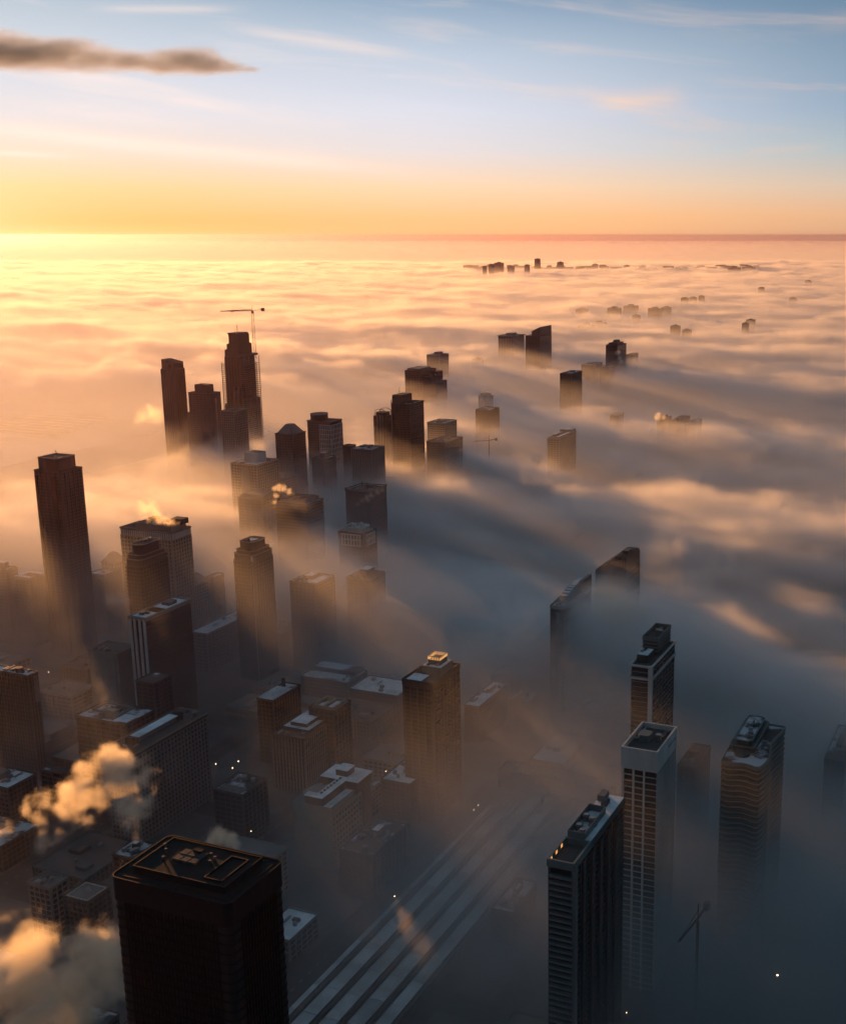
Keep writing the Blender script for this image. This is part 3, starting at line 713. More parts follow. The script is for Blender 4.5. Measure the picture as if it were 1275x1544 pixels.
def stepped_skyscraper():
    P, w, d, z = tower('skyscraper', 'tallest stepped skyscraper with open unfinished floors, crane standing beside it', (339, 371, 640, 397), z=118, ref='the stepped skyscraper')
    # (fraction box, top height)
    zt = 268
    fr = lambda a, b, c, e: rect(w * a, w * b, d * c, d * e)
    core = fr(-.78, .62, -.85, .85)
    facade(P, core, 0, 231, dz=3.5, bh=1.0, bo=.25, ps=6, pw=1.2, po=.4, wall='brown')
    mb = MB(); 
    for k in range(62):
        zz = 4 + k * 3.5
        if zz < 232: mb.box(w * .62, w * 1.08, -d * .9, d * .9, zz, zz + .55)
        if zz < 222: mb.box(-w * 1.15, -w * .78, -d * .9, d * .9, zz, zz + .55)
    part('open_floor_slab', mb, WALL['grey'], P, kind='stuff')
    mb = MB()
    for y in (-.85, -.3, .3, .82):
        mb.box(w * 1.02, w * 1.06, d * y, d * y + .8, 0, 231); mb.box(-w * 1.12, -w * 1.08, d * y, d * y + .8, 0, 221)
    part('column', mb, WALL['grey'], P, kind='stuff')
    part('wing_glazing', MB().box(w * .62, w * 1.0, -d * .8, d * .8, 0, 160).box(-w * 1.05, -w * .78, -d * .8, d * .8, 0, 150), GLASS2, P)
    part('setback_block', MB().prism(fr(-.62, .5, -.72, .75), 231, 252), WALL['brown'], P)
    part('side_block', MB().prism(fr(-.95, -.55, -.6, .4), 224, 242), WALL['brown'], P)
    part('top_block', MB().prism(fr(-.5, .42, -.6, .62), 252, zt), WALL['brown'], P)
    q = fr(-.56, .3, -.66, .66)
    part('top_hood', MB().prism(q, zt, zt + 2.2), WALL['dark'], P)
    part('formwork', MB().ring(offset(fr(.5, .98, -.8, .8), .2), offset(fr(.5, .98, -.8, .8), -.5), 231.6, 235), STEEL, P)
    part('hoist_mast', MB().beam((w * .9, -d - 1.2, 0), (w * .9, -d - 1.2, 228), .6), STEEL, P)
    part('spire', MB().beam((-w * .15, 0, zt + 2), (-w * .15, 0, zt + 15), .5).beam((-w * .35, 0, zt + 2), (-w * .35, 0, zt + 8), .3), STEEL, P)
    me = MB().box(-.4, .4, -d - .8, -d * .8, 0, 180).mesh('pale_pier', WALL['beige'])
    for x in (.02, .4): put('pale_pier', me, P, (w * x, 0, 0))
    # the tower crane
    base = P.location + Vector((V.x * (w + 8), V.y * (w + 8), 0))
    C = thing('tower_crane', 'lattice tower crane with a long level jib, right beside the stepped skyscraper', 'crane', base, R(14))
    ht = 305.0; r = 1.9
    mb = MB()
    for a, b in ((-r, -r), (r, -r), (r, r), (-r, r)): mb.beam((a, b, 0), (a, b, ht), .5)
    for k in range(int(ht / 5)):
        z0 = k * 5; s = 1 if k % 2 else -1
        mb.beam((-r * s, -r, z0), (r * s, -r, z0 + 5), .14).beam((r, -r * s, z0), (r, r * s, z0 + 5), .14).beam((-r * s, r, z0), (r * s, r, z0 + 5), .14).beam((-r, -r * s, z0), (-r, r * s, z0 + 5), .14)
    part('mast', mb, STEEL, C, kind='stuff')
    mb = MB().beam((-52, 0, ht + 2), (0, 0, ht + 2), 1.0).beam((-52, 0, ht + 2), (0, 0, ht + 4.5), .6)
    for k in range(13): mb.beam((-k * 4, 0, ht + 2), (-k * 4 - 4, 0, ht + 4 - k * .15), .14)
    part('jib', mb, STEEL, C)
    part('counter_jib', MB().beam((0, 0, ht + 2), (19, 0, ht + 4), .5), STEEL, C)
    part('counterweight', MB().box(14, 20, -1.6, 1.6, ht + .8, ht + 6.4), WALL['grey'], C)
    part('cab', MB().box(-1.5, 2.2, -3, -1, ht - 2, ht + 1.2), WALL['dark'], C)
    part('apex', MB().beam((-.8, 0, ht), (0, 0, ht + 11), .3).beam((.8, 0, ht), (0, 0, ht + 11), .3), STEEL, C)
    part('stay_cable', MB().beam((0, 0, ht + 11), (-34, 0, ht + 3), .12).beam((0, 0, ht + 11), (17, 0, ht + 5), .12), STEEL, C)
    part('trolley', MB().box(-34, -31, -1, 1, ht, ht + 1.6).beam((-32.5, 0, ht), (-32.5, 0, ht - 6), .12), STEEL, C)
stepped_skyscraper()

def small_crane(px, py, z, rot, label, n=1.0, group=None):
    p = un(px, py, z)
    C = thing('tower_crane', label, 'crane', (p.x, p.y, 0), rot, group)
    part('mast', MB().beam((0, 0, 0), (0, 0, z - 2), .9 * n), STEEL, C)
    part('jib', MB().beam((-26 * n, 0, z), (0, 0, z), .6 * n).beam((-26 * n, 0, z), (0, 0, z + 5), .2 * n), STEEL, C)
    part('counter_jib', MB().beam((0, 0, z), (14 * n, 0, z + 2 * n), .7 * n), STEEL, C)
    part('counterweight', MB().box(10 * n, 14 * n, -1.2, 1.2, z - 1, z + 3.4), WALL['grey'], C)
    part('apex', MB().beam((0, 0, z - 2), (0, 0, z + 9 * n), .4 * n), STEEL, C)
small_crane(737, 664, 106, R(20), 'tiny crane jib poking out of the fog below the mid-fog ribbed tower')
small_crane(1052, 1385, 60, R(60), 'dim crane deep in the dark mist at the lower right', 1.0)

def gabled_roof(P, w, d, z, h, k=.3):
    part('hipped_roof', MB().prism(rect(-w, w, -d, d), z, z + h, rect(-w * k, w * k, -d * k, d * k)), WALL['grey'], P)

GEN = [
 # name, label, (xl, xf, yf, xr), z or None, fog line y or None, fog z, wall, options
 ('apartment_tower', 'pale ribbed tower directly behind the foot of the stepped skyscraper', (333, 352, 621, 372), 168, None, 0, 'beige', dict(ps=4, po=.8, ref='the pale ribbed tower')),
 ('apartment_tower', 'pale tower with a window grid and a plain white box on its roof', (348, 387, 702, 419), 146, None, 0, 'beige', dict(ps=4.5, bh=1.1, po=.7, crown='whitebox', ref='the white-box tower')),
 ('office_tower', 'dark tower with a pyramid top right of the cranes', (415, 441, 656, 460), 160, None, 0, 'dark', dict(ps=5, crown='pyramid', ref='the pyramid-topped tower')),
 ('office_tower', 'two-part tower, dark slab joined to a white-framed grid of glass', (463, 498, 637, 515), 162, None, 0, 'dark', dict(ps=0, crown='whitegrid', ref='the white-framed tower')),
 ('apartment_block', 'low dark block in front of the white-framed tower, rising from the fog', (470, 489, 693, 506), 118, None, 0, 'teal', dict(ps=5, crown='box', ref='the low dark block')),
 ('apartment_block', 'broad ribbed block with flat roof and side wing, right of the white-framed tower', (530, 560, 679, 579), 134, None, 0, 'grey', dict(ps=3.4, pw=1.3, bh=.6, po=.9, crown='flatunits', pier='beige', ref='the ribbed block')),
 ('apartment_block', 'small dark block half hidden behind the left side of the broad ribbed block', (517, 529, 673, 536), 128, None, 0, 'brown', dict(ps=5)),
 ('apartment_tower', 'tower with a curved frame over its roof, left of the tall stacked tower', (563, 581, 629, 592), 146, None, 0, 'brown', dict(ps=5, crown='arch', ref='the curved-frame tower')),
 ('skyscraper', 'tall dark brown two-level tower in the middle of the fog line', (590, 618, 610, 638), 180, None, 0, 'brown', dict(ps=6, crown='steptall', ref='the tall stacked tower')),
 ('apartment_tower', 'stepped tower descending to the right, beyond the tall stacked tower', (610, 636, 560, 657), None, 603, 85, 'brown', dict(ps=7, crown='stairs', ref='the descending stepped tower')),
 ('apartment_tower', 'pale-topped tower far back, behind the descending stepped tower', (643, 662, 536, 676), None, 562, 85, 'grey', dict(ps=6, crown='box')),
 ('apartment_tower', 'beige ribbed block just behind the dark flat-topped block', (644, 670, 639, 688), 126, None, 0, 'beige', dict(ps=4, crown='low')),
 ('apartment_tower', 'dark flat-topped block in front of the beige ribbed block, mid fog', (643, 672, 668, 697), 118, None, 0, 'brown', dict(ps=9, crown='none', ref='the dark flat-topped block')),
 ('apartment_tower', 'ribbed tower with balconies standing alone mid fog, above the tiny crane', (717, 738, 619, 752), None, 648, 82, 'brown', dict(ps=5, crown='none', po=1, ref='the mid-fog ribbed tower')),
 ('apartment_tower', 'small rounded tower top just behind the mid-fog ribbed tower', (721, 734, 599, 743), None, 612, 82, 'grey', dict(ps=4, crown='arch')),
 ('office_tower', 'broad grey tower with an overhanging roof slab, left of the wedge-topped tower', (751, 774, 508, 790), None, 533, 85, 'grey', dict(ps=8, crown='overhang', ref='the overhanging-roof tower')),
 ('office_tower', 'dark tower with a wedge-shaped top and lower left shoulder, far in the fog', (792, 814, 507, 831), None, 546, 85, 'dark', dict(ps=9, crown='wedge', ref='the wedge-topped tower')),
 ('office_tower', 'plain dark blue-grey tower with roof units, alone right of the fog centre', (844, 861, 564, 877), None, 603, 85, 'dark', dict(ps=5, crown='flatunits', ref='the lone dark tower')),
 ('apartment_block', 'U-shaped block sunk in fog with its roof open and steam beside it', (825, 843, 662, 868), None, 687, 82, 'grey', dict(ps=5, crown='ushape', ref='the U-shaped block')),
 ('apartment_block', 'long low dark block, left piece under the distant stepped tower', (876, 893, 551, 908), None, 562, 85, 'brown', dict(ps=0, crown='flatunits')),
 ('apartment_block', 'low dark block, right piece under the distant stepped tower', (904, 917, 554, 927), None, 564, 85, 'dark', dict(ps=0, crown='low')),
 ('office_tower', 'distant stepped dark tower with steam in front, above two low blocks', (913, 931, 521, 944), None, 556, 85, 'dark', dict(ps=0, crown='steptop', ref='the distant stepped tower')),
 ('apartment_block', 'small low building at the right shoulder of the distant stepped tower', (944, 953, 535, 962), None, 545, 85, 'brown', dict(ps=0, crown='none')),
 ('apartment_block', 'low roofline breaking the fog at the left end beside a white puff of steam', (990, 1000, 634, 1012), None, 646, 82, 'dark', dict(ps=0, crown='box')),
 ('apartment_block', 'middle hump of the low dark roofline in open fog', (1008, 1022, 637, 1040), None, 646, 82, 'dark', dict(ps=0, crown='low')),
 ('apartment_block', 'right end of the low dark roofline in open fog', (1032, 1044, 640, 1058), None, 649, 82, 'dark', dict(ps=0, crown='flatunits')),
 ('apartment_block', 'thin sliver of a rooftop left of the low dark roofline', (919, 930, 627, 940), None, 630, 82, 'dark', dict(ps=0, crown='none')),
 ('apartment_block', 'dark steel-edged box whose roof is crossed by orange steam, centre of the fog', (521, 558, 744, 582), 116, None, 0, 'black', dict(ps=8, crown='rimbox', ref='the steam-crossed box')),
 ('hotel', 'ornate white crown of arches and pilasters with its body sunk in fog', (510, 548, 806, 567), 100, None, 0, 'brown', dict(ps=3, crown='ornate', ref='the ornate white crown')),
 ('office_block', 'brown block with snow strips on its roof, left one of a pair in the mist', (437, 475, 882, 504), 92, None, 0, 'brown', dict(ps=5, crown='snowstrips', ref='the snow-striped block')),
 ('office_block', 'dim dark block with a square penthouse, right one of a pair in the mist', (523, 556, 875, 580), 90, None, 0, 'dark', dict(ps=6, crown='box', ref='the dim block')),
 ('office_tower', 'broad dark brown tower with horizontal bands in front of the glowing fog', (416, 462, 762, 487), 132, None, 0, 'brown', dict(ps=0, bh=2.0, crown='lowring', ref='the banded brown tower')),
 ('office_block', 'wide dark block just behind and left of the banded brown tower', (359, 395, 754, 422), 122, None, 0, 'brown', dict(ps=8, crown='mansard')),
 ('office_block', 'dull block between the white-box tower and the banded brown tower', (398, 425, 722, 446), 118, None, 0, 'grey', dict(ps=4, crown='low')),
 ('office_block', 'pale block with a hipped roof glowing in haze, right of the pale-finned slab', (272, 292, 884, 314), 76, None, 0, 'beige', dict(ps=4, crown='hip', ref='the hip-roofed block')),
 ('office_block', 'narrow dark block tucked to the right of the hip-roofed block', (311, 322, 872, 337), 74, None, 0, 'brown', dict(ps=4, crown='none')),
 ('office_block', 'plain greenish block with a blank end wall below the pale-finned slab', (134, 177, 987, 205), 68, None, 0, 'greenstone', dict(ps=0, bh=0, crown='rim', solid=True, ref='the greenish block')),
 ('office_tower', 'tower at the left edge with vertical dark streaks and a frosty roof', (-28, 42, 1020, 56), 88, None, 0, 'teal', dict(ps=3, pw=.7, po=.8, bh=.4, crown='frost', ref='the streaked left-edge tower')),
 ('office_block', 'dark block at the left edge on the glowing skyline, taller of two', (-20, 8, 862, 26), 82, None, 0, 'brown', dict(ps=5, crown='box')),
 ('office_block', 'brown block with a white C-shaped roof edge, left of the far-left tower base', (18, 44, 876, 70), 74, None, 0, 'brown', dict(ps=5, crown='cshape', ref='the C-roofed block')),
 ('office_block', 'low block with a bright snowy roof between the far-left and round-crowned towers', (134, 156, 868, 182), 70, None, 0, 'brown', dict(ps=5, crown='snowflat')),
 ('office_block', 'hazy block with a hipped roof, just left of the wide beige block', (153, 172, 850, 190), 78, None, 0, 'beige', dict(ps=4, crown='hip')),
 ('office_tower', 'short round-topped dim tower in mist between the white-banded and wavy balcony towers', (1022, 1048, 1160, 1070), 74, None, 0, 'teal', dict(ps=4, crown='drum', ref='the dim round-topped tower')),
 ('office_block', 'dim block edge fading out at the right border of the mist', (1243, 1270, 1150, 1290), 66, None, 0, 'dark', dict(ps=4, crown='low')),
 ('hotel', 'brick block with a sawtooth snowy roof edge and a small chimney, left of centre', (388, 412, 1058, 452), 56, None, 0, 'brown', dict(ps=4, crown='sawtooth', ref='the sawtooth block')),
 ('office_block', 'block with pale framed windows under a snowy stepped roof, near the centre left', (410, 459, 1116, 503), 46, None, 0, 'brown', dict(ps=3, pw=.8, bh=1.2, pier='beige', crown='stepsnow', detail=1, ref='the pale-windowed block')),
 ('office_block', 'brown block with a frosted roof frame behind the pale-windowed block', (466, 503, 1074, 528), 58, None, 0, 'brown', dict(ps=5, crown='frame')),
 ('office_block', 'large low block with a notched white-edged roof, left of the gridded slab', (115, 190, 1094, 232), 62, None, 0, 'brown', dict(ps=5, crown='lroof', ref='the notched-roof block')),
 ('office_block', 'dark windowless block with a pale roof hatch above the gridded slab', (205, 232, 1032, 258), 62, None, 0, 'dark', dict(ps=6, crown='hatch')),
 ('warehouse', 'low wide plain snow-grey roof right of the streaked left-edge tower', (58, 108, 1052, 146), 22, None, 0, 'grey', dict(ps=6, crown='none', roof='gravel')),
 ('warehouse', 'long pale roof wing stretching right from behind the pale-finned slab', (288, 312, 957, 386), 40, None, 0, 'grey', dict(ps=6, crown='none', roof='snow')),
 ('office_block', 'low building with a bright snowy roof and dark roof unit at the left border', (-30, 12, 1190, 54), 34, None, 0, 'brown', dict(ps=4, crown='snowunit', ref='the snowy left-border block')),
 ('office_block', 'low building with a dark shape on its grey triangular roof, left of the steam', (62, 96, 1168, 108), 30, None, 0, 'brown', dict(ps=5, crown='none', roof='patchy')),
 ('office_block', 'small block with a pale pin-edged diamond roof, left of the black foreground tower', (95, 132, 1362, 166), 42, None, 0, 'brown', dict(ps=4, crown='pinedge', roof='gravel')),
 ('office_block', 'small block with a plain sloping grey roof above the pin-edged one', (43, 76, 1341, 101), 38, None, 0, 'grey', dict(ps=5, crown='none', roof='gravel')),
 ('office_block', 'low block whose white roof vent feeds the big steam plume', (170, 200, 1296, 232), 44, None, 0, 'brown', dict(ps=5, crown='flatunits', roof='patchy', ref='the steam-vent block')),
 ('warehouse', 'low mist-covered building with snow-patched roof behind the gold-crowned tower, left one', (700, 722, 1067, 765), 34, None, 0, 'brown', dict(ps=5, crown='flatunits', roof='snow')),
 ('warehouse', 'low building with a snowy roof right of the gold-crowned tower, nearer one', (768, 796, 1060, 812), 30, None, 0, 'brown', dict(ps=5, crown='low', roof='snow')),
 ('warehouse', 'large misty building with frosted roof edges beyond the two snowy low roofs', (740, 815, 1032, 850), 36, None, 0, 'grey', dict(ps=5, crown='flatunits', roof='patchy')),
 ('office_block', 'low dark block with snowy roof and units below the gold-crowned tower', (575, 618, 1184, 665), 34, None, 0, 'brown', dict(ps=4, crown='flatunits', roof='snow', ref='the snow-roofed low block')),
 ('office_block', 'low wide block with frosty patches on its roof, right below the cross-roofed block', (512, 560, 1292, 612), 32, None, 0, 'dark', dict(ps=5, crown='flatunits', roof='patchy', ref='the frost-patched block')),
 ('office_block', 'low dark block with a row of roof slats, below the sawtooth block', (322, 366, 1200, 402), 40, None, 0, 'dark', dict(ps=5, crown='slats')),
 ('warehouse', 'flat pale roof peeking out right of the black foreground tower', (392, 436, 1420, 478), 14, None, 0, 'grey', dict(ps=6, crown='none', roof='snow')),
 ('warehouse', 'cluster of snow-dusted sheds in reddish mist beside the rail platforms', (742, 772, 1378, 808), 22, None, 0, 'brown', dict(ps=5, crown='flatunits', roof='patchy')),
 ('office_block', 'low stepped terrace building just left of the white-banded tower', (903, 925, 1226, 940), 30, None, 0, 'teal', dict(ps=5, crown='steptop', roof='gravel')),
]
def crown(kind, P, w, d, z, wall, rf, seed):
    W = WALL[wall]
    if kind == 'whitebox':
        part('white_box', MB().box(-w * .45, w * .5, -d * .4, d * .5, z, z + 12.5), WALL['white'], P)
        part('box_roof', MB().box(-w * .42, w * .47, -d * .37, d * .47, z + 12.5, z + 12.7), GRAVEL, P)
        part('front_bay', MB().prism(ellipse(w * .1, -d, w * .35, 3, 12), 0, z - 3), W, P)
    elif kind == 'pyramid':
        part('pyramid_roof', MB().prism(rect(-w * .95, w * .95, -d * .95, d * .95), z, z + 13, rect(-w * .3, w * .3, -d * .3, d * .3)), WALL['grey'], P)
    elif kind == 'whitegrid':
        mb = MB(); a = w * .05
        for k in range(7): x = a + k * (w - a) / 6; mb.box(x - .35, x + .35, -d - 1.1, -d, 0, z - 4)
        for k in range(9): y = -d + k * 2 * d / 8; mb.box(w, w + 1.1, y - .35, y + .35, 0, z - 4)
        for k in range(20): mb.box(a, w + 1.2, -d - 1.2, -d, z - 5 - k * 7, z - 4.2 - k * 7); mb.box(w, w + 1.2, -d - 1.1, d, z - 5 - k * 7, z - 4.2 - k * 7)
        part('white_frame', mb, WALL['white'], P, kind='stuff')
        part('upper_slab', MB().prism(ellipse(-w * .45, 0, w * .6, d * .95, 18), z, z + 9), W, P)
        part('slab_rim', MB().ring(ellipse(-w * .45, 0, w * .63, d * .98, 18), ellipse(-w * .45, 0, w * .56, d * .9, 18), z + 9, z + 10), WALL['grey'], P)
        part('slab_roof', MB().prism(ellipse(-w * .45, 0, w * .56, d * .9, 18), z + 9, z + 9.3), GRAVEL, P)
    elif kind in ('box', 'drum'):
        if kind == 'box': penthouse(P, -w * .3, w * .45, -d * .35, d * .5, z + .1, 7, wall)
        else:
            part('drum', MB().cyl(0, 0, z, z + 5, min(w, d) * .7, 20), W, P); part('drum_roof', MB().cyl(0, 0, z + 5, z + 5.3, min(w, d) * .6, 20), GRAVEL, P)
        scatter(P, seed, -w * .7, w * .7, -d * .7, -d * .45, z + .12, 2)
    elif kind == 'flatunits':
        scatter(P, seed, -w * .75, w * .75, -d * .75, d * .75, z + .12, 7 if w * d < 500 else 12)
        penthouse(P, -w * .25, w * .2, d * .1, d * .5, z + .1, 3.4, wall)
    elif kind == 'arch':
        n = 10; mb = MB()
        for i in range(n):
            a0, a1 = pi * i / n, pi * (i + 1) / n
            for y in (-d * .85, d * .6):
                mb.beam((-w * .9 * cos(a0), y, z + 8 + 4 * sin(a0)), (-w * .9 * cos(a1), y, z + 8 + 4 * sin(a1)), .5)
        for x in (-.9, .9):
            for y in (-d * .85, d * .6): mb.beam((w * x, y, z), (w * x, y, z + 8), .5)
        part('curved_frame', mb, W, P); part('upper_block', MB().box(-w * .8, w * .8, -d * .7, d * .5, z, z + 7), W, P)
        for x in (-.4, .1, .5): part('pale_pier', MB().box(w * x, w * x + 1.2, -d - 1.5, -d, 0, z + 3), WALL['beige'], P)
    elif kind == 'steptall':
        q = rect(-w, w * .05, -d * .9, d * .6)
        part('upper_tower', MB().prism(q, z, z + 13), W, P); part('glazed_corner', MB().box(-w + 1, 0, -d * .9 - .5, -d * .9, z + 1, z + 11), GLASS, P)
        part('upper_roof', MB().prism(offset(q, -.6), z + 13, z + 13.2), TAR, P); part('mast', MB().beam((-w * .85, 0, z + 13), (-w * .85, 0, z + 22), .4), STEEL, P)
        part('roof_sign_panel', MB().box(-w * .9, -w * .4, -d - .9, -d - .5, z - 24, z - 4), GLASS2, P)
        part('pale_edge', MB().box(-w - .6, -w + .4, -d - .9, -d + .2, 0, z + 6), WALL['beige'], P)
    elif kind == 'stairs':
        part('top_screen', MB().box(-w * .9, w * .6, -d * .8, d * .7, z, z + 5), WALL['grey'], P)
        s = 26
        part('step_wing', MB().box(w, w + s * .62, -d * .9, d * .8, 0, z - 12), W, P); part('step_wing', MB().box(w + s * .62 + .02, w + s * 1.2, -d * .95, d * .7, 0, z - 22), W, P)
        part('step_wing', MB().box(w * .7, w + s * .25, d * .82, d * 1.6, 0, z - 6), W, P)
        scatter(P, seed, w + 2, w + s * .55, -d * .5, d * .5, z - 12, 4)
        scatter(P, seed, w + s * .7, w + s, -d * .5, d * .5, z - 22, 3)
    elif kind == 'overhang':
        part('roof_slab', MB().box(-w * 1.25, w * 1.2, -d * 1.0, d * 1.1, z + 1.3, z + 3), WALL['grey'], P)
        penthouse(P, -w * .4, w * .35, -d * .4, d * .5, z + 3, 6, wall)
    elif kind == 'wedge':
        part('wedge_crown', MB().prism(rect(-w * .15, w, -d, d), z, lambda x, y: z + 14 + (x + w * .15) / (w * 1.15) * 12), W, P)
        part('sloping_roof', MB().prism(rect(-w * .1, w * .95, -d * .92, d * .92), z + 10, lambda x, y: z + 14.3 + (x + w * .15) / (w * 1.15) * 12), GLASS, P)
    elif kind == 'ushape':
        for a, b, c, e, h in ((-w, w, d * .45, d, 7), (w * .45, w, -d, d * .45 - .02, 3.5), (-w, -w * .5, -d * .4, d * .45 - .02, 3)):
            part('wing', MB().box(a, b, c, e, z, z + h), W, P)
            part('wing_roof', MB().box(a + .6, b - .6, c + .6, e - .6, z + h, z + h + .2), SNOW, P)
    elif kind == 'steptop':
        part('upper_step', MB().box(-w * .8, w * .7, -d * .7, d * .7, z, z + 6), W, P)
        part('top_step', MB().box(-w * .3, w * .35, -d * .3, d * .4, z + 6, z + 12), W, P)
        part('step_roof', MB().box(-w * .7, -w * .33, -d * .6, d * .6, z + 6, z + 6.2), ROOFS[rf], P)
    elif kind == 'rimbox':
        o = rect(-w, w, -d, d)
        part('rim_frame', MB().ring(offset(o, 1.2), offset(o, .2), z + 2, z + 3.4), STEEL, P)
        for x, y in ((-w, -d), (w, -d), (w, d), (-w, d)): part('rim_post', MB().box(x - .6, x + .6, y - .6, y + .6, z, z + 5), STEEL, P)
        part('roof_stack', MB().box(-w * .1, w * .5, d * .1, d * .6, z, z + 5.5), DUCT, P); scatter(P, seed, -w * .6, w * .7, -d * .6, 0, z + .1, 8)
    elif kind == 'ornate':
        q = chamfer(-w, w, -d, d, min(w, d) * .35); z0 = z - 14
        mb = MB(); n = len(q)
        for i in range(n):
            a, b = Vector(q[i]), Vector(q[(i + 1) % n]); L_ = (b - a).length; k = max(2, int(L_ / 3.6)); t = (b - a) / L_; nn = Vector((t.y, -t.x))
            for j in range(k + 1):
                c = a + t * (L_ * j / k); e = [tuple(c - t * .55 - nn * .2), tuple(c - t * .55 + nn * 1.1), tuple(c + t * .55 + nn * 1.1), tuple(c + t * .55 - nn * .2)]
                mb.prism(e, z0, z - 2)
        part('pilaster', mb, WALL['white'], P, kind='stuff')
        for zz in (z0 - .8, z0 + 6, z - 2): part('cornice', MB().ring(offset(q, 1.6), offset(q, -.3), zz, zz + 1.1), WALL['white'], P)
        part('attic', MB().prism(offset(q, .3), z - 1, z + .8), WALL['beige'], P)
        q2 = chamfer(-w * .72, w * .72, -d * .72, d * .72, min(w, d) * .25)
        part('upper_tier', MB().prism(q2, z + .8, z + 5), WALL['white'], P); part('tier_cornice', MB().ring(offset(q2, .8), offset(q2, -.6), z + 5, z + 6), WALL['white'], P)
        part('upper_roof', MB().prism(offset(q2, -.6), z + 5, z + 5.2), PATCHY, P)
        for x, y in ((-.4, 0), (.35, .1), (0, -.35), (.1, .45)): part('lantern', MB().cyl(w * x, d * y, z + 5.2, z + 8.6, 2.2, 8, 1.4), WALL['white'], P)
    elif kind == 'snowstrips':
        part('roof_penthouse', MB().box(-w * .6, w * .1, -d * .2, d * .6, z, z + 3.5), W, P); part('penthouse_snow', MB().box(-w * .55, w * .05, -d * .15, d * .55, z + 3.5, z + 3.8), SNOW, P)
        part('snow_strip', MB().box(w * .3, w * .85, -d * .6, d * .6, z + .12, z + .4), SNOW, P); scatter(P, seed, -w * .8, w * .1, -d * .8, -d * .35, z + .1, 4)
    elif kind == 'lowring':
        o = rect(-w * .82, w * .82, -d * .8, d * .8)
        part('plant_screen', MB().ring(o, offset(o, -.6), z, z + 5.5), WALL['grey'], P); scatter(P, seed, -w * .6, w * .6, -d * .6, d * .6, z + .1, 10, 1.3)
    elif kind == 'mansard':
        part('mansard_roof', MB().prism(rect(-w, w, -d, d), z + 1.15, z + 5, rect(-w * .8, w * .8, -d * .75, d * .75)), WALL['dark'], P)
    elif kind == 'hip': gabled_roof(P, w * .98, d * .98, z + 1.12, 9)
    elif kind == 'rim':
        part('end_wall', MB().box(-w - .1, w - 3, -d - .6, -d, 0, z - .5), WALL['greenstone'], P)
        scatter(P, seed, -w * .7, w * .7, -d * .8, -d * .5, z + .1, 4)
    elif kind == 'frost':
        part('roof_snow', MB().box(-w * .9, w * .9, -d * .85, d * .85, z + .12, z + .35), SNOW, P)
        scatter(P, seed, -w * .2, w * .8, -d * .5, d * .6, z + .3, 8)
        part('water_tank', MB().cyl(w * .45, 0, z + .3, z + 4, 3, 14), DUCT, P)
        part('blank_panel', MB().box(w, w + .9, d * .1, d * .85, z - 24, z - 2), WALL['grey'], P)
    elif kind == 'cshape':
        for a, b, c, e in ((-w * .9, w * .9, d * .5, d * .9), (-w * .9, -w * .4, -d * .85, d * .5 - .02), (-w * .4, w * .9, -d * .85, -d * .45)):
            part('raised_roof', MB().box(a, b, c, e, z, z + 2.6), WALL['grey'], P); part('raised_snow', MB().box(a + .3, b - .3, c + .3, e - .3, z + 2.6, z + 2.85), SNOW, P)
    elif kind in ('snowflat', 'snowunit'):
        part('roof_snow', MB().box(-w * .92, w * .92, -d * .92, d * .92, z + .12, z + .3), SNOW, P); scatter(P, seed, -w * .6, w * .7, -d * .6, d * .6, z + .3, 6)
        if kind == 'snowunit': part('plant_box', MB().box(-w * .9, -w * .2, -d * .5, d * .4, z + .3, z + 4.5), DUCT, P)
    elif kind == 'sawtooth':
        for i in range(6):
            x = -w + i * 2 * w / 6
            part('gable', MB().prism([(x, -d), (x + w / 3.2, -d), (x + w / 3.2, d * .4), (x, d * .4)], z + 1.12, lambda a, b, x=x: z + 1.4 + (a - x) * .45), SNOW, P)
        part('chimney', MB().box(-w * .5, -w * .5 + 2.4, d * .5, d * .5 + 2.4, z, z + 8), W, P)
    elif kind == 'stepsnow':
        for s, h in ((.8, 3), (.5, 6)):
            part('roof_step', MB().box(-w * s, w * s, -d * s * .6, d * .9, z + (h - 3), z + h), W, P); part('step_snow', MB().box(-w * s + .3, w * s - .3, -d * s * .6 + .3, d * .87, z + h, z + h + .25), SNOW, P)
        scatter(P, seed, -w * .7, w * .7, -d * .9, -d * .6, z + .1, 5, .7)
    elif kind == 'frame':
        o = rect(-w * .85, w * .85, -d * .85, d * .85)
        part('roof_frame', MB().ring(o, offset(o, -1.6), z, z + 2.4), WALL['beige'], P); part('cross_beam', MB().box(-w * .1, w * .1, -d * .8, d * .8, z + .1, z + 2.2), WALL['beige'], P)
        part('roof_snow', MB().box(w * .15, w * .7, -d * .7, d * .6, z + .12, z + .4), SNOW, P)
    elif kind == 'lroof':
        o = rect(-w * .85, w * .3, -d * .2, d * .85)
        part('roof_edge', MB().ring(o, offset(o, -.8), z, z + 2), WALL['beige'], P)
        part('stair_block', MB().box(-w * .1, w * .3, -d * .55, -d * .2, z, z + 6), WALL['greenstone'], P); part('roof_snow', MB().box(w * .35, w * .88, -d * .75, d * .1, z + .12, z + .35), SNOW, P)
        scatter(P, seed, -w * .7, w * .1, 0, d * .7, z + .1, 6)
    elif kind == 'hatch':
        part('hatch', MB().box(-w * .3, w * .2, d * .2, d * .6, z, z + 2.5), WALL['grey'], P); part('hatch_snow', MB().box(-w * .27, w * .17, d * .23, d * .57, z + 2.5, z + 2.7), SNOW, P)
    elif kind == 'pinedge':
        o = rect(-w, w, -d, d); part('pin_edge', MB().ring(offset(o, -1.4), offset(o, -1.8), z + .1, z + .7), WALL['white'], P)
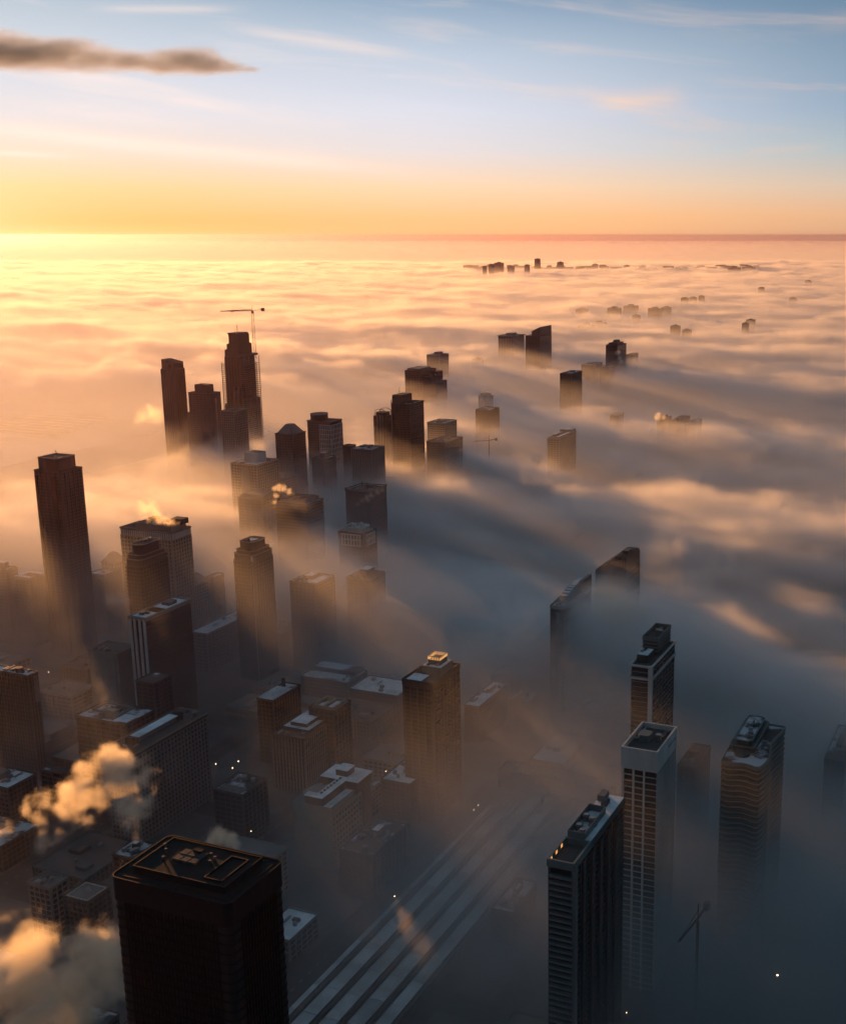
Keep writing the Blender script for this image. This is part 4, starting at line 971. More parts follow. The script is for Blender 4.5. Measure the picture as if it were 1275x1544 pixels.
        part('dome_vent', MB().cyl(0, d * .1, z + .1, z + 2.2, 2.2, 12, 1.2), METAL, P)
    elif kind == 'slats':
        for i in range(9): part('roof_slat', MB().box(-w * .8 + i * w * .18, -w * .72 + i * w * .18, -d * .9, -d * .35, z + .12, z + 1.4), WALL['grey'], P)
        scatter(P, seed, -w * .7, w * .7, d * .0, d * .7, z + .1, 8)
    elif kind == 'low':
        part('roof_cabin', MB().box(-w * .35, w * .3, -d * .3, d * .35, z, z + 3.2), W, P); scatter(P, seed, -w * .7, w * .7, -d * .8, -d * .4, z + .1, 4)
for i, (name, label, px, z, yb, zf, wall, o) in enumerate(GEN):
    P, w, d, z = tower(name, label, px, z=z, yb=yb, zf=zf or 85, ref=o.get('ref'))
    pts = rect(-w, w, -d, d)
    if o.get('solid'): part('wall', MB().prism(pts, 0, z), WALL[wall], P)
    else: facade(P, pts, 0, z, dz=o.get('dz', 3.7), bh=o.get('bh', 1.0), bo=.35, ps=o.get('ps', 5), pw=o.get('pw', .9), po=o.get('po', .5), wall=wall, glass=GLASS2 if wall in ('brown', 'beige') else GLASS, pierm=o.get('pier'), detail=o.get('detail', 0))
    rf = o.get('roof', 'patchy' if i % 3 else 'tar')
    roofing(P, pts, z, rf, wall, 1.1)
    crown(o.get('crown', 'none'), P, w, d, z, wall, rf, 100 + i)
    if o.get('crown') == 'none' and w * d > 60: scatter(P, 300 + i, -w * .7, w * .7, -d * .7, d * .7, z + .12, 4)
# ------------------------------------------------------------------ far skyline on the horizon and specks of roofs in the fog
FAR = [  # xl, xr, top y, fog y, label, wall
 (1009, 1027, 491, 502, 'small square dark block far right, with lower wings beside it', 'dark'), (1027, 1044, 497, 503, 'low dark wings right of the small square dark block', 'brown'),
 (1117, 1130, 487, 495, 'nearer of two tiny stacked blocks at the far right', 'dark'), (1123, 1140, 482, 489, 'farther of two tiny stacked blocks at the far right', 'dark'),
 (1142, 1153, 433, 440, 'lone tiny block near the far right horizon', 'dark'), (1212, 1225, 423, 426, 'tiny sliver of roof nearest the right border under the horizon', 'dark'),
 (1025, 1040, 449, 457, 'left one of three tiny blocks stepping up to the right', 'dark'), (1039, 1051, 448, 454, 'middle one of three tiny blocks stepping up to the right', 'brown'), (1052, 1063, 446, 453, 'right one of three tiny blocks stepping up to the right', 'brown'),
 (975, 1000, 465, 472, 'low dark rooftop pair far back, left half', 'brown'), (996, 1013, 463, 469, 'low dark rooftop pair far back, right half', 'brown'),
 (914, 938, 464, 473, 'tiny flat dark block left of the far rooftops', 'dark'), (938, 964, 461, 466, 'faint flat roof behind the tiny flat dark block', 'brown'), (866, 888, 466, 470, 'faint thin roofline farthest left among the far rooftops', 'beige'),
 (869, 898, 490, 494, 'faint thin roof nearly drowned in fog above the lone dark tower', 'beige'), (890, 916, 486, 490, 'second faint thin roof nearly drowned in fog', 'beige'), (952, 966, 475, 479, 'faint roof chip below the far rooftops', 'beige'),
 (710, 730, 541, 547, 'dim sloping hall roof showing through fog left of the overhanging-roof tower', 'grey'), (1188, 1202, 449, 452, 'faint grey roof chip near the right border', 'grey'),
 (727, 734, 401, 416, 'slim pale block at the left end of the horizon skyline', 'beige'), (736, 745, 398, 414, 'darker narrow block of the horizon skyline, second from left', 'brown'), (744, 760, 396, 412, 'wide flat-topped block of the horizon skyline', 'brown'),
 (764, 776, 401, 412, 'low block of the horizon skyline right of the wide flat-topped one', 'brown'), (790, 799, 399, 412, 'squat block just left of the tallest horizon tower', 'brown'), (805, 815, 390, 408, 'tallest slim tower of the horizon skyline', 'brown'),
 (839, 850, 395, 407, 'separate boxy block right of the tallest horizon tower', 'brown'), (892, 902, 398, 404, 'small faint block on the long dark horizon strip', 'brown'), (940, 950, 400, 405, 'fainter second block on the long dark horizon strip', 'brown'),
 (1095, 1118, 403, 408, 'left piece of a low dark roofline near the right horizon', 'brown'), (1117, 1140, 402, 407, 'right piece of a low dark roofline near the right horizon', 'dark'),
]
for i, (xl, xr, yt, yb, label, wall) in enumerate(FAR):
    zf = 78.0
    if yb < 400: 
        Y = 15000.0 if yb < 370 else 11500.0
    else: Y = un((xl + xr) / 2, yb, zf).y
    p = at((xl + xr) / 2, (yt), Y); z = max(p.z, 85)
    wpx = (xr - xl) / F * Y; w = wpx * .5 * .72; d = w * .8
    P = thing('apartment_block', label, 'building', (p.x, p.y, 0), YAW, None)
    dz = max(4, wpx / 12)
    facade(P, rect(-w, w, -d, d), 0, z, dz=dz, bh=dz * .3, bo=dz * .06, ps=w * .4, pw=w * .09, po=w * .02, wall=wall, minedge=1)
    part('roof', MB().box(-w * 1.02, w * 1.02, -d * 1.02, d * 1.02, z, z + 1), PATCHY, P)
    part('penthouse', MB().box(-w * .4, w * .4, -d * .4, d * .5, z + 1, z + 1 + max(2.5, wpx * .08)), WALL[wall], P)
# long dark land strip on the horizon
strip = [(690, 411), (760, 406), (900, 403.5), (1060, 404), (1142, 405)]
mb = MB(); rnd = random.Random(4)
for k in range(150):
    t = rnd.random(); x = 700 + 440 * t
    p = un(x, 407.5 + rnd.uniform(-1.2, 1.6), 60); h = rnd.uniform(82, 100) if rnd.random() < .8 else rnd.uniform(100, 118)
    s = rnd.uniform(18, 55)
    mb.box(p.x - s, p.x + s, p.y - s * .8, p.y + s * .8, 0, h)
o = put('far_district', mb.mesh('far_district', WALL['brown']), kind='stuff'); tag(o, 'long low dark mass of distant buildings under the right half of the horizon', 'city district')

# ------------------------------------------------------------------ lake shore at the left: pale lot crossed by dark strips, curving road
LOT = mat('snow_covered_lot', (.6, .58, .55), .85, (.3, .28, .26), .02, thr=(.35, .6))
WATER = mat('lake_water', (.02, .025, .03), .08, (.03, .035, .04), .01, spec=.5)
def gp(px, py): q = un(px, py, 0); return (q.x, q.y)
sheet('lake', [(-9000, 1500), gp(-60, 720), gp(60, 690), gp(230, 655), gp(330, 600), gp(420, 520), gp(520, 440), (-2500, 30000), (-40000, 30000), (-40000, 1500)], .05, WATER)
lot = [gp(-40, 668), gp(90, 652), gp(190, 624), gp(200, 611), gp(120, 614), gp(-40, 622)]
o = put('parking_lot', MB().prism(lot, .2, 2.4).mesh('parking_lot', LOT), kind='structure')
VP = Vector((-V.x, -V.y, 0))
for k in range(13):
    py = 615 + k * 3.5; xr = 200 - k * 9.5; n = 250 - k * 4
    a = un(xr, py, 2.4); b = a + VP * (330 if k % 3 else 420)
    q = [Vector((a.x, a.y)), Vector((b.x, b.y))]; nn = Vector((U.x, U.y)) * 5
    mb = MB().prism([tuple(q[1] - nn), tuple(q[0] - nn), tuple(q[0] + nn), tuple(q[1] + nn)], 2.3, 5)
    o = put('hedge_strip', mb.mesh('hedge_strip', WALL['brown'])); tag(o, ['farthest', 'second', 'third', 'fourth', 'fifth', 'sixth', 'middle', 'eighth', 'ninth', 'tenth', 'eleventh', 'twelfth', 'nearest'][k] + ' dark planted strip across the pale lakefront lot' + (', counted from the far edge' if k not in (0, 6, 12) else ''), 'hedge', 'dark strips across the lakefront lot')
def ribbon(name, pts, wd, z, m, z1=None):
    P_ = [Vector(p) for p in pts]; n = len(P_); lo, hi = [], []
    for i in range(n):
        t = (P_[min(n - 1, i + 1)] - P_[max(0, i - 1)]).normalized(); s = Vector((-t.y, t.x)) * wd / 2
        lo.append(tuple(P_[i] - s)); hi.append(tuple(P_[i] + s))
    me = bpy.data.meshes.new(name); me.from_pydata([(x, y, z) for x, y in lo + hi], [], [(i, i + 1, n + i + 1, n + i) for i in range(n - 1)]); me.materials.append(m)
    return put(name, me, kind='structure')
ribbon('lakefront_road', [gp(60, 790), gp(150, 765), gp(185, 755), gp(200, 748), gp(225, 738), gp(262, 722), gp(330, 690), gp(420, 640)], 22, .06, LOT)
ribbon('harbour_quay', [gp(150, 760), gp(190, 750), gp(260, 752), gp(330, 755)], 14, .07, LOT)
ribbon('shore_path', [gp(10, 745), gp(90, 728), gp(170, 706), gp(235, 690)], 9, .08, LOT)

# ------------------------------------------------------------------ rail station: snowy platform roofs between dark track beds
RAILBED = mat('track_ballast', (.04, .037, .034), .95, (.022, .02, .019), .2)
sheet('track_bed', [g2w(RAIL_V0, RAIL_U0), g2w(RAIL_V1 - 2, RAIL_U0), g2w(RAIL_V1 - 2, RAIL_U1), g2w(RAIL_V0, RAIL_U1)], .3, RAILBED)
CAN = mat('frosted_canopy_roof', (.5, .5, .51), .8, (.24, .24, .245), .03, thr=(.38, .62), stretch=1)
vv = RAIL_V0 + 6
plats = [(3.5, 0, 770, 'narrow frosted platform roof, leftmost of the rail station'), (9, 0, 776, 'broad frosted platform roof, second from the left in the rail station'), (9, 0, 781, 'broad frosted platform roof in the middle of the rail station'),
         (9.5, 0, 776, 'broad frosted platform roof, second from the right in the rail station'), (8, 0, 720, 'shorter frosted platform roof, rightmost of the rail station')]
gap = 5.2
for wd, _, uend, label in plats:
    vc = vv + wd / 2; ulen = uend - 300; uc = 300 + ulen / 2; x, y = g2w(vc, uc)
    P = thing('station_platform', label, 'platform', (x, y, .3), YAW, 'platforms of the rail station')
    part('platform_base', MB().box(-wd / 2 + .4, wd / 2 - .4, -ulen / 2, ulen / 2, 0, 1.1), WALL['grey'], P)
    for k in range(int(ulen / 24)):
        y0 = -ulen / 2 + k * 24; part('canopy_panel', MB().box(-wd / 2, wd / 2, y0, y0 + 23.5, 4.8, 5.25), CAN, P)
    part('canopy_edge', MB().box(-wd / 2 - .25, -wd / 2 + .0, -ulen / 2, ulen / 2, 4.6, 5.4).box(wd / 2, wd / 2 + .25, -ulen / 2, ulen / 2, 4.6, 5.4), DUCT, P)
    mb = MB()
    for k in range(int(ulen / 12)): mb.box(-.2, .2, -ulen / 2 + k * 12 + 1, -ulen / 2 + k * 12 + 1.4, 1.1, 4.8)
    part('canopy_post', mb, STEEL, P, kind='stuff')
    tv = vv + wd + gap / 2
    vv += wd + gap
    T = put('railway_track', None, loc=(*g2w(tv, 460), .3), rz=YAW); tag(T, 'dark railway track right of the ' + label.split(' in the')[0].split(',')[0] + {3.5: ' at the left edge', 9.5: ' second from right', 8: ' at the right edge'}.get(wd, ', middle one' if 'middle' in label else ', second from left'), 'railway track', 'tracks of the rail station')
    part('rail', MB().box(-.8, -.65, -310, 310, .2, .4).box(.65, .8, -310, 310, .2, .4), STEEL, T)
    mb = MB()
    for k in range(300): mb.box(-1.3, 1.3, -310 + k * 2, -310 + k * 2 + .3, .05, .2)
    part('sleeper', mb, WALL['brown'], T, kind='stuff')
x, y = g2w(-318, 832)
P = thing('station_platform', 'short separate pale strip of platform roof beyond the rail station end', 'platform', (x, y, .3), YAW, 'platforms of the rail station')
part('platform_base', MB().box(-3, 3, -22, 22, 0, 1.1), WALL['grey'], P); part('canopy_panel', MB().box(-3.6, 3.6, -24, 24, 4.8, 5.25), CAN, P); part('canopy_post', MB().box(-.2, .2, -20, -19.6, 1.1, 4.8).box(-.2, .2, 19.6, 20, 1.1, 4.8), STEEL, P)
HEADH = (g2w(-331, 806))
P = thing('station_building', 'low dark station building across the head of the tracks', 'building', (*HEADH, 0), YAW); FOOT.append((-331, 806, 46, 16))
facade(P, rect(-40, 40, -9, 9), 0, 14, wall='brown', ps=5); roofing(P, rect(-40, 40, -9, 9), 14, 'tar', 'brown'); scatter(P, 77, -34, 34, -6, 6, 14.1, 9)

# ------------------------------------------------------------------ the low city between the landmarks
rnd = random.Random(11)
TONE = {'brown': 'brown', 'dark': 'charcoal', 'grey': 'grey', 'beige': 'sandy', 'red': 'reddish', 'teal': 'slate'}
RF = {'snow': 'white snowy roof', 'patchy': 'snow-patched roof', 'tar': 'bare dark roof', 'gravel': 'grey gravel roof'}
SHAPE = {'box': 'roof cabin', 'tank': 'water tank', 'units': 'roof machines', 'step': 'raised rear', 'light': 'long skylight', 'two': 'two roof cabins'}
used = set()
def relation(px, py, x, y):
    best = sorted(REFS, key=lambda r: hypot(r[1] - x, r[2] - y))[:4]; out = []
    for nme, rx, ry in best:
        dx, dy = x - rx, y - ry
        s = ('right of ' if dx > 0 else 'left of ') if abs(dx) > abs(dy) * .8 else ('behind ' if dy > 0 else 'in front of ')
        out.append(s + nme)
    return out
cnt = 0
for i, j in blocks:
    v0, u0 = i * (BLV + ST) + 9, j * (BLU + ST) - 30
    nv, nu = rnd.choice((2, 2, 3)), rnd.choice((2, 3, 3))
    cw, cdp = BLV / nv, BLU / nu
    for a in range(nv):
        for b in range(nu):
            w = cw / 2 - rnd.uniform(.6, 4); d = cdp / 2 - rnd.uniform(.6, 5)
            h = rnd.choice((8, 12, 14, 18, 24, 31)) * rnd.uniform(.85, 1.15)
            vc, uc = v0 + (a + .5) * cw, u0 + (b + .5) * cdp
            x, y = g2w(vc, uc); r = rnd.random(); q = proj((x, y, h))
            sel = (-60 < q[0] < 1330 and 850 < q[1] < 1640)
            wall = rnd.choice(('brown', 'brown', 'dark', 'grey', 'beige', 'red', 'teal')); rf = rnd.choice(('snow', 'patchy', 'patchy', 'gravel', 'gravel', 'tar')); sh = rnd.choice(tuple(SHAPE))
            if not sel or r < .06 or not clear_of(vc, uc, w, d): continue
            if q[0] > 640 and q[1] < 1120: continue
            if q[0] > 1010: continue
            if q[0] < 420 and q[1] < 905: h = min(h, 26)
            if q[1] < 1000 and h > 30: h *= .8
            size = 'small' if w * d < 260 else ('wide' if w > d * 1.25 else ('long' if d > w * 1.4 else 'squat'))
            storey = 'low' if h < 16 else ('mid-height' if h < 27 else 'taller')
            for rel in relation(*q, x, y):
                lab = f'{storey} {size} {TONE[wall]} block, {RF[rf]}, {SHAPE[sh]}, {rel}'
                if lab not in used: break
            if lab in used:
                for sh in SHAPE:
                    lab = f'{storey} {size} {TONE[wall]} block, {RF[rf]}, {SHAPE[sh]}, {rel}'
                    if lab not in used: break
            used.add(lab); cnt += 1
            P = thing('city_block_building', lab, 'building', (x, y, 0), YAW)
            pts = rect(-w, w, -d, d)
            facade(P, pts, 0, h, dz=3.6, bh=rnd.choice((.9, 1.4, 1.8)), bo=.25, ps=rnd.choice((3.5, 4.5, 6)), pw=rnd.choice((.8, 1.4, 2)), po=.35, wall=wall, glass=GLASS2)
            roofing(P, pts, h, rf, wall, .9, .5, .5)
            if sh == 'box': penthouse(P, -w * .3, w * .2, -d * .2, d * .3, h + .1, 3, wall, rf, False)
            elif sh == 'two':
                penthouse(P, -w * .6, -w * .15, -d * .1, d * .3, h + .1, 2.8, wall, rf, False); part('roof_cabin', MB().box(w * .3, w * .7, -d * .7, -d * .4, h, h + 2.6), WALL[wall], P)
            elif sh == 'tank': part('water_tank', MB().cyl(w * .3, d * .2, h + 2, h + 5.2, 1.8, 12).cyl(w * .3, d * .2, h + 5.2, h + 6.4, 1.9, 12, .2).box(w * .3 - 1, w * .3 + 1, d * .2 - 1, d * .2 + 1, h, h + 2), WALL['brown'], P)
            elif sh == 'step':
                part('raised_storey', MB().box(-w * .9, w * .9, d * .05, d * .92, h, h + 4), WALL[wall], P); part('raised_roof', MB().box(-w * .86, w * .86, d * .08, d * .89, h + 4, h + 4.2), ROOFS[rf], P)
            elif sh == 'light': part('skylight', MB().box(-w * .15, w * .15, -d * .6, d * .5, h, h + 1.3), METAL, P)
            scatter(P, cnt, -w * .75, w * .75, -d * .75, d * .6, h + .1, 4 if sh == 'units' else 2, .9)
print('city blocks', cnt)

# ------------------------------------------------------------------ lamps seen as sparks in the dark streets
lampm = emit('lamp_glow', (1, .7, .42), 7)
for k, (px, py, zz, s) in enumerate([(119, 1004, 9, 1), (74, 1013, 9, 1), (51, 1140, 9, 1), (326, 1151, 9, 1), (360, 1147, 9, 1.2), (351, 1157, 9, 1), (379, 1252, 9, 1), (582, 1039, 9, .8), (582, 1162, 9, 1), (721, 1213, 9, .8), (714, 1220, 9, .7), (657, 1196, 9, .8), (1171, 1468, 9, 2.2), (595, 1350, 9, 1.3), (972, 1467, 9, .6), (925, 1465, 9, .6), (944, 1525, 9, .7), (905, 1158, 9, .7)]):
    q = un(px, py, zz)
    rl = next((r for r in relation(0, 0, q.x, q.y) if 'tiny street lamp spark glowing ' + r not in LABELS), 'in the dark streets')
    P = thing('street_lamp', 'lone brightest lamp burning in the dark lower right corner' if s > 2 else 'tiny street lamp spark glowing ' + rl, 'street lamp', (q.x, q.y, 0), 0, None if s > 2 else 'street lamps')
    part('post', MB().cyl(0, 0, 0, zz, .12, 8, .08).beam((0, 0, zz - .1), (0, -1.2, zz + .1), .06), STEEL, P)
    part('lamp_head', MB().box(-.2 * s, .2 * s, -1.45 - .2 * s, -1.1, zz - .2 * s, zz + .12), lampm, P)

# ------------------------------------------------------------------ volumes
def vmat(name, c, d, g, attr=True):
    m = bpy.data.materials.new(name); m.use_nodes = True; t = m.node_tree; t.nodes.clear()
    o = t.nodes.new('ShaderNodeOutputMaterial'); p = t.nodes.new('ShaderNodeVolumePrincipled')
    p.inputs['Color'].default_value = (*c, 1); p.inputs['Density'].default_value = d; p.inputs['Anisotropy'].default_value = g
    if not attr: p.inputs['Density Attribute'].default_value = ''
    t.links.new(p.outputs[0], o.inputs['Volume']); return m
class Field:
    """small helper that writes a density field into a geometry-node volume grid"""
    def __init__(s, name, lo, hi, res, m, label, cat):
        s.ng = ng = bpy.data.node_groups.new(name, 'GeometryNodeTree')
        ng.interface.new_socket('Geometry', in_out='OUTPUT', socket_type='NodeSocketGeometry')
        s.n, s.l = ng.nodes, ng.links
        s.out = s.n.new('NodeGroupOutput'); s.vc = s.n.new('GeometryNodeVolumeCube'); s.sm = s.n.new('GeometryNodeSetMaterial')
        s.vc.inputs['Min'].default_value = lo; s.vc.inputs['Max'].default_value = hi
        for k, q, a, b in zip('XYZ', res, lo, hi): s.vc.inputs['Resolution ' + k].default_value = max(2, int((b - a) / q))
        s.sm.inputs['Material'].default_value = m
        s.l.new(s.vc.outputs[0], s.sm.inputs[0]); s.l.new(s.sm.outputs[0], s.out.inputs[0])
        s.pos = s.n.new('GeometryNodeInputPosition').outputs[0]
        sp = s.n.new('ShaderNodeSeparateXYZ'); s.l.new(s.pos, sp.inputs[0]); s.x, s.y, s.z = sp.outputs
        o = bpy.data.objects.new(name, bpy.data.volumes.new(name)); col.objects.link(o); o['kind'] = 'stuff'; tag(o, label, cat)
        md = o.modifiers.new('density', 'NODES'); md.node_group = ng; s.o = o
    def M(s, op, *a, clamp=False):
        q = s.n.new('ShaderNodeMath'); q.operation = op; q.use_clamp = clamp
        for k, x in zip(q.inputs, a):
            if isinstance(x, (int, float)): k.default_value = x
            else: s.l.new(x, k)
        return q.outputs[0]
    def dot(s, v):
        q = s.n.new('ShaderNodeVectorMath'); q.operation = 'DOT_PRODUCT'; s.l.new(s.pos, q.inputs[0]); q.inputs[1].default_value = v; return q.outputs['Value']
    def noise(s, a, b, z, sa, sb, sz, det=3, rough=.5, off=0.0, dist=0.0):
        c = s.n.new('ShaderNodeCombineXYZ'); s.l.new(s.M('MULTIPLY_ADD', a, 1 / sa, off), c.inputs[0]); s.l.new(s.M('MULTIPLY', b, 1 / sb), c.inputs[1]); s.l.new(s.M('MULTIPLY', z, 1 / sz), c.inputs[2])
        t = s.n.new('ShaderNodeTexNoise'); s.l.new(c.outputs[0], t.inputs['Vector']); t.inputs['Scale'].default_value = 1; t.inputs['Detail'].default_value = det; t.inputs['Roughness'].default_value = rough; t.inputs['Distortion'].default_value = dist
        return t.outputs[0]
    def ss(s, x, a, b, c=0.0, d=1.0):
        r = s.n.new('ShaderNodeMapRange'); r.interpolation_type = 'SMOOTHSTEP'; s.l.new(x, r.inputs[0])
        for k, q in zip((1, 2, 3, 4), (a, b, c, d)): r.inputs[k].default_value = q
        return r.outputs[0]
    def done(s, d): s.l.new(d, s.vc.inputs['Density'])

WD = R(-34)
WA, WB = Vector((cos(WD), sin(WD), 0)), Vector((-sin(WD), cos(WD), 0))
FOGM = vmat('fog_droplets', (.975, .97, .97), 1.0, .48)
# places where the fog is blown thin: (px, py, height, radius along wind, across, amount)
CLEAR = [(330, 1300, 20, 300, 260, 1.1), (540, 1200, 20, 200, 150, .8), (590, 1440, 20, 150, 190, .85), (180, 1060, 30, 240, 190, 1.0), (760, 1250, 20, 70, 90, .5), (20, 980, 30, 220, 220, .9),
         (110, 690, 30, 420, 760, .95), (70, 645, 20, 650, 300, .8), (1240, 1470, 20, 170, 150, .8)]
# crests and banks: the fog top is lifted there
LIFT = [(833, 1012, 80, 90, 50, 40), (838, 982, 80, 110, 50, 50), (990, 1070, 80, 120, 80, 40), (1090, 1260, 80, 170, 130, 30), (737, 700, 80, 160, 90, 38), (1200, 830, 90, 200, 60, 34), (1040, 650, 90, 260, 120, 14), (560, 900, 80, 160, 70, 14), (1090, 1012, 85, 120, 24, 62), (935, 912, 90, 62, 26, 42), (1130, 893, 90, 95, 26, 60), (1005, 862, 90, 45, 28, 45), (690, 735, 90, 420, 60, 26), (1180, 790, 90, 240, 50, 22),
        (320, 820, 60, 110, 90, 38), (440, 860, 60, 90, 60, 22), (470, 600, 80, 500, 160, 34), (520, 545, 80, 600, 200, 40), (660, 500, 90, 700, 260, 34),
        (1190, 1320, 60, 140, 120, -16), (1000, 590, 90, 500, 160, -26), (1180, 600, 90, 600, 260, -34), (800, 790, 90, 220, 90, -14), (900, 700, 90, 300, 90, -18), (480, 980, 60, 110, 60, 22)]
MIST = [(990, 1330, 20, 140, 130, 1 / 150), (1130, 1280, 20, 170, 150, 1 / 170), (1060, 1430, 10, 120, 120, 1 / 260), (700, 1400, 10, 90, 120, 1 / 1600)]
GLOW = [(985, 1310, 50, 180, 170, 1 / 1100), (1150, 1270, 50, 200, 170, 1 / 1000), (710, 1370, 20, 90, 90, 1 / 900), (120, 560, 60, 2600, 1500, 1 / 750), (200, 450, 60, 5000, 4500, 1 / 1500), (120, 700, 60, 500, 700, 1 / 1100), (330, 820, 60, 200, 260, 1 / 380), (60, 880, 60, 260, 160, 1 / 900), (420, 960, 60, 140, 110, 1 / 500), (640, 980, 60, 160, 90, 1 / 500)]
def fog(lo, hi, res, label, fine, veil):
    f = Field('fog_bank', lo, hi, res, FOGM, label, 'fog')
    a, b, z = f.dot(WA), f.dot(WB), f.z
    def gauss(px, py, zz, ra, rb):
        q = un(px, py, zz); q.z = 0; a0, b0 = q.dot(WA), q.dot(WB)
        e = f.M('ADD', f.M('POWER', f.M('MULTIPLY_ADD', a, 1 / ra, -a0 / ra), 2), f.M('POWER', f.M('MULTIPLY_ADD', b, 1 / rb, -b0 / rb), 2))
        return f.M('EXPONENT', f.M('MULTIPLY', e, -1))
    cov = None
    for px, py, zz, ra, rb, k in CLEAR:
        g = f.M('MULTIPLY', gauss(px, py, zz, ra, rb), k); cov = g if cov is None else f.M('ADD', cov, g)
    wob = f.M('MULTIPLY_ADD', f.noise(a, b, z, 260, 130, 400, 2), .7, -.35)
    clearness = f.ss(f.M('ADD', cov, wob), .25, .85)
    top = f.M('MULTIPLY_ADD', f.noise(a, b, z, 1000, 330, 1e6, 3, .5), 110, 26)      # long swells
    for px, py, zz, ra, rb, k in LIFT: top = f.M('ADD', top, f.M('MULTIPLY', gauss(px, py, zz, ra, rb), float(k)))
    top = f.M('SUBTRACT', top, f.M('MULTIPLY', clearness, 58))
    d = f.M('DIVIDE', f.M('SUBTRACT', top, z), 26)
    d = f.M('ADD', d, f.M('MULTIPLY_ADD', f.noise(a, b, z, 260, 80, 60, 4 if fine else 3, .6, dist=.4), 7.0, -3.5))
    if fine: d = f.M('ADD', d, f.M('MULTIPLY_ADD', f.noise(a, b, z, 62, 34, 30, 4, .6, off=7), 2.8, -1.4))
    dens = f.ss(d, 0, 2.3, 0, .052)
    thin = f.M('MULTIPLY_ADD', clearness, -.9, 1)
    dens = f.M('MULTIPLY', dens, thin)
    if fine and not veil:
        for px, py, zz, ra, rb, k in MIST: dens = f.M('ADD', dens, f.M('MULTIPLY', gauss(px, py, zz, ra, rb), f.ss(z, 35, 100, k, 0)))
    if not veil:
        patch = f.ss(f.noise(a, b, z, 190, 90, 90, 3, .55, off=31), .48, .72, 0, .0028)
        dens = f.M('ADD', dens, f.M('MULTIPLY', patch, f.ss(z, 25, 120, 1, 0)))
    if True:
        for px, py, zz, ra, rb, k in [g_ for g_ in GLOW if fine or g_[3] > 1000]:
            q = f.M('MULTIPLY', gauss(px, py, zz, ra, rb), f.ss(z, 40, 180, k, 0)); dens = f.M('ADD', dens, q)
    if veil: dens = f.M('ADD', dens, f.ss(z, 70, 186, veil, 0))
    f.done(dens)
if True:
    fog((-760, 120, 1), (620, 1150, 176), (7, 7, 6), 'thin ground mist and fog banks drifting among the nearest towers', True, 0)
    fog((-2400, 1150, 1), (1400, 4300, 190), (12, 12, 8), 'thick sunlit fog sea between the towers in the middle distance', True, 1 / 5500)
    fog((-9500, 4300, 1), (7000, 16000, 190), (48, 48, 13), 'distant fog sea reaching toward the horizon', False, 1 / 6000)
    far = vmat('far_fog_droplets', (.97, .97, .98), .02, .35, False)
    o = put('fog_sheet', MB().box(-55000, 55000, 16010, 80000, 1, 72).mesh('fog_sheet', far), kind='stuff'); tag(o, 'flat far fog sheet under the horizon', 'fog')

# steam plumes: chains of puffs, each at a point of the place
STEAMM = vmat('steam_droplets', (.995, .93, .80), 1.0, .55)
def steam(label, puffs, res, dens=.1, noise=12, amp=1.5, name='steam_plume', m=None, stretch=(1, 1, 1), soft=.45, squash=1.0):
    pts = [(at(px, py, Y), r) for px, py, Y, r in puffs]
    lo = [min(p[i] - r * 1.5 for p, r in pts) for i in range(3)]; hi = [max(p[i] + r * 1.5 for p, r in pts) for i in range(3)]
    if squash != 1: lo[0] -= 900; hi[0] += 500
    lo[2] = max(lo[2], 2)
    f = Field(name, lo, hi, (res, res, res), m or STEAMM, label, 'steam' if 'steam' in name else name)
    e = None
    sc_ = f.n.new('ShaderNodeVectorMath'); sc_.operation = 'MULTIPLY'; f.l.new(f.pos, sc_.inputs[0]); sc_.inputs[1].default_value = (squash, 1, 1)
    for p, r in pts:
        q = f.n.new('ShaderNodeVectorMath'); q.operation = 'DISTANCE'; f.l.new(sc_.outputs[0], q.inputs[0]); q.inputs[1].default_value = (p.x * squash, p.y, p.z)
        g = f.M('MULTIPLY_ADD', q.outputs['Value'], -1 / r, 1)
        e = g if e is None else f.M('SMOOTH_MAX', e, g, .15)
    if e is None: return
    n = f.noise(f.x, f.y, f.z, noise * stretch[0], noise * stretch[1], noise * stretch[2], 5, .68, off=len(label), dist=.4)
    d = f.M('ADD', e, f.M('MULTIPLY_ADD', n, amp, -amp * .5 - .12))
    f.done(f.ss(d, 0, soft, 0, dens))
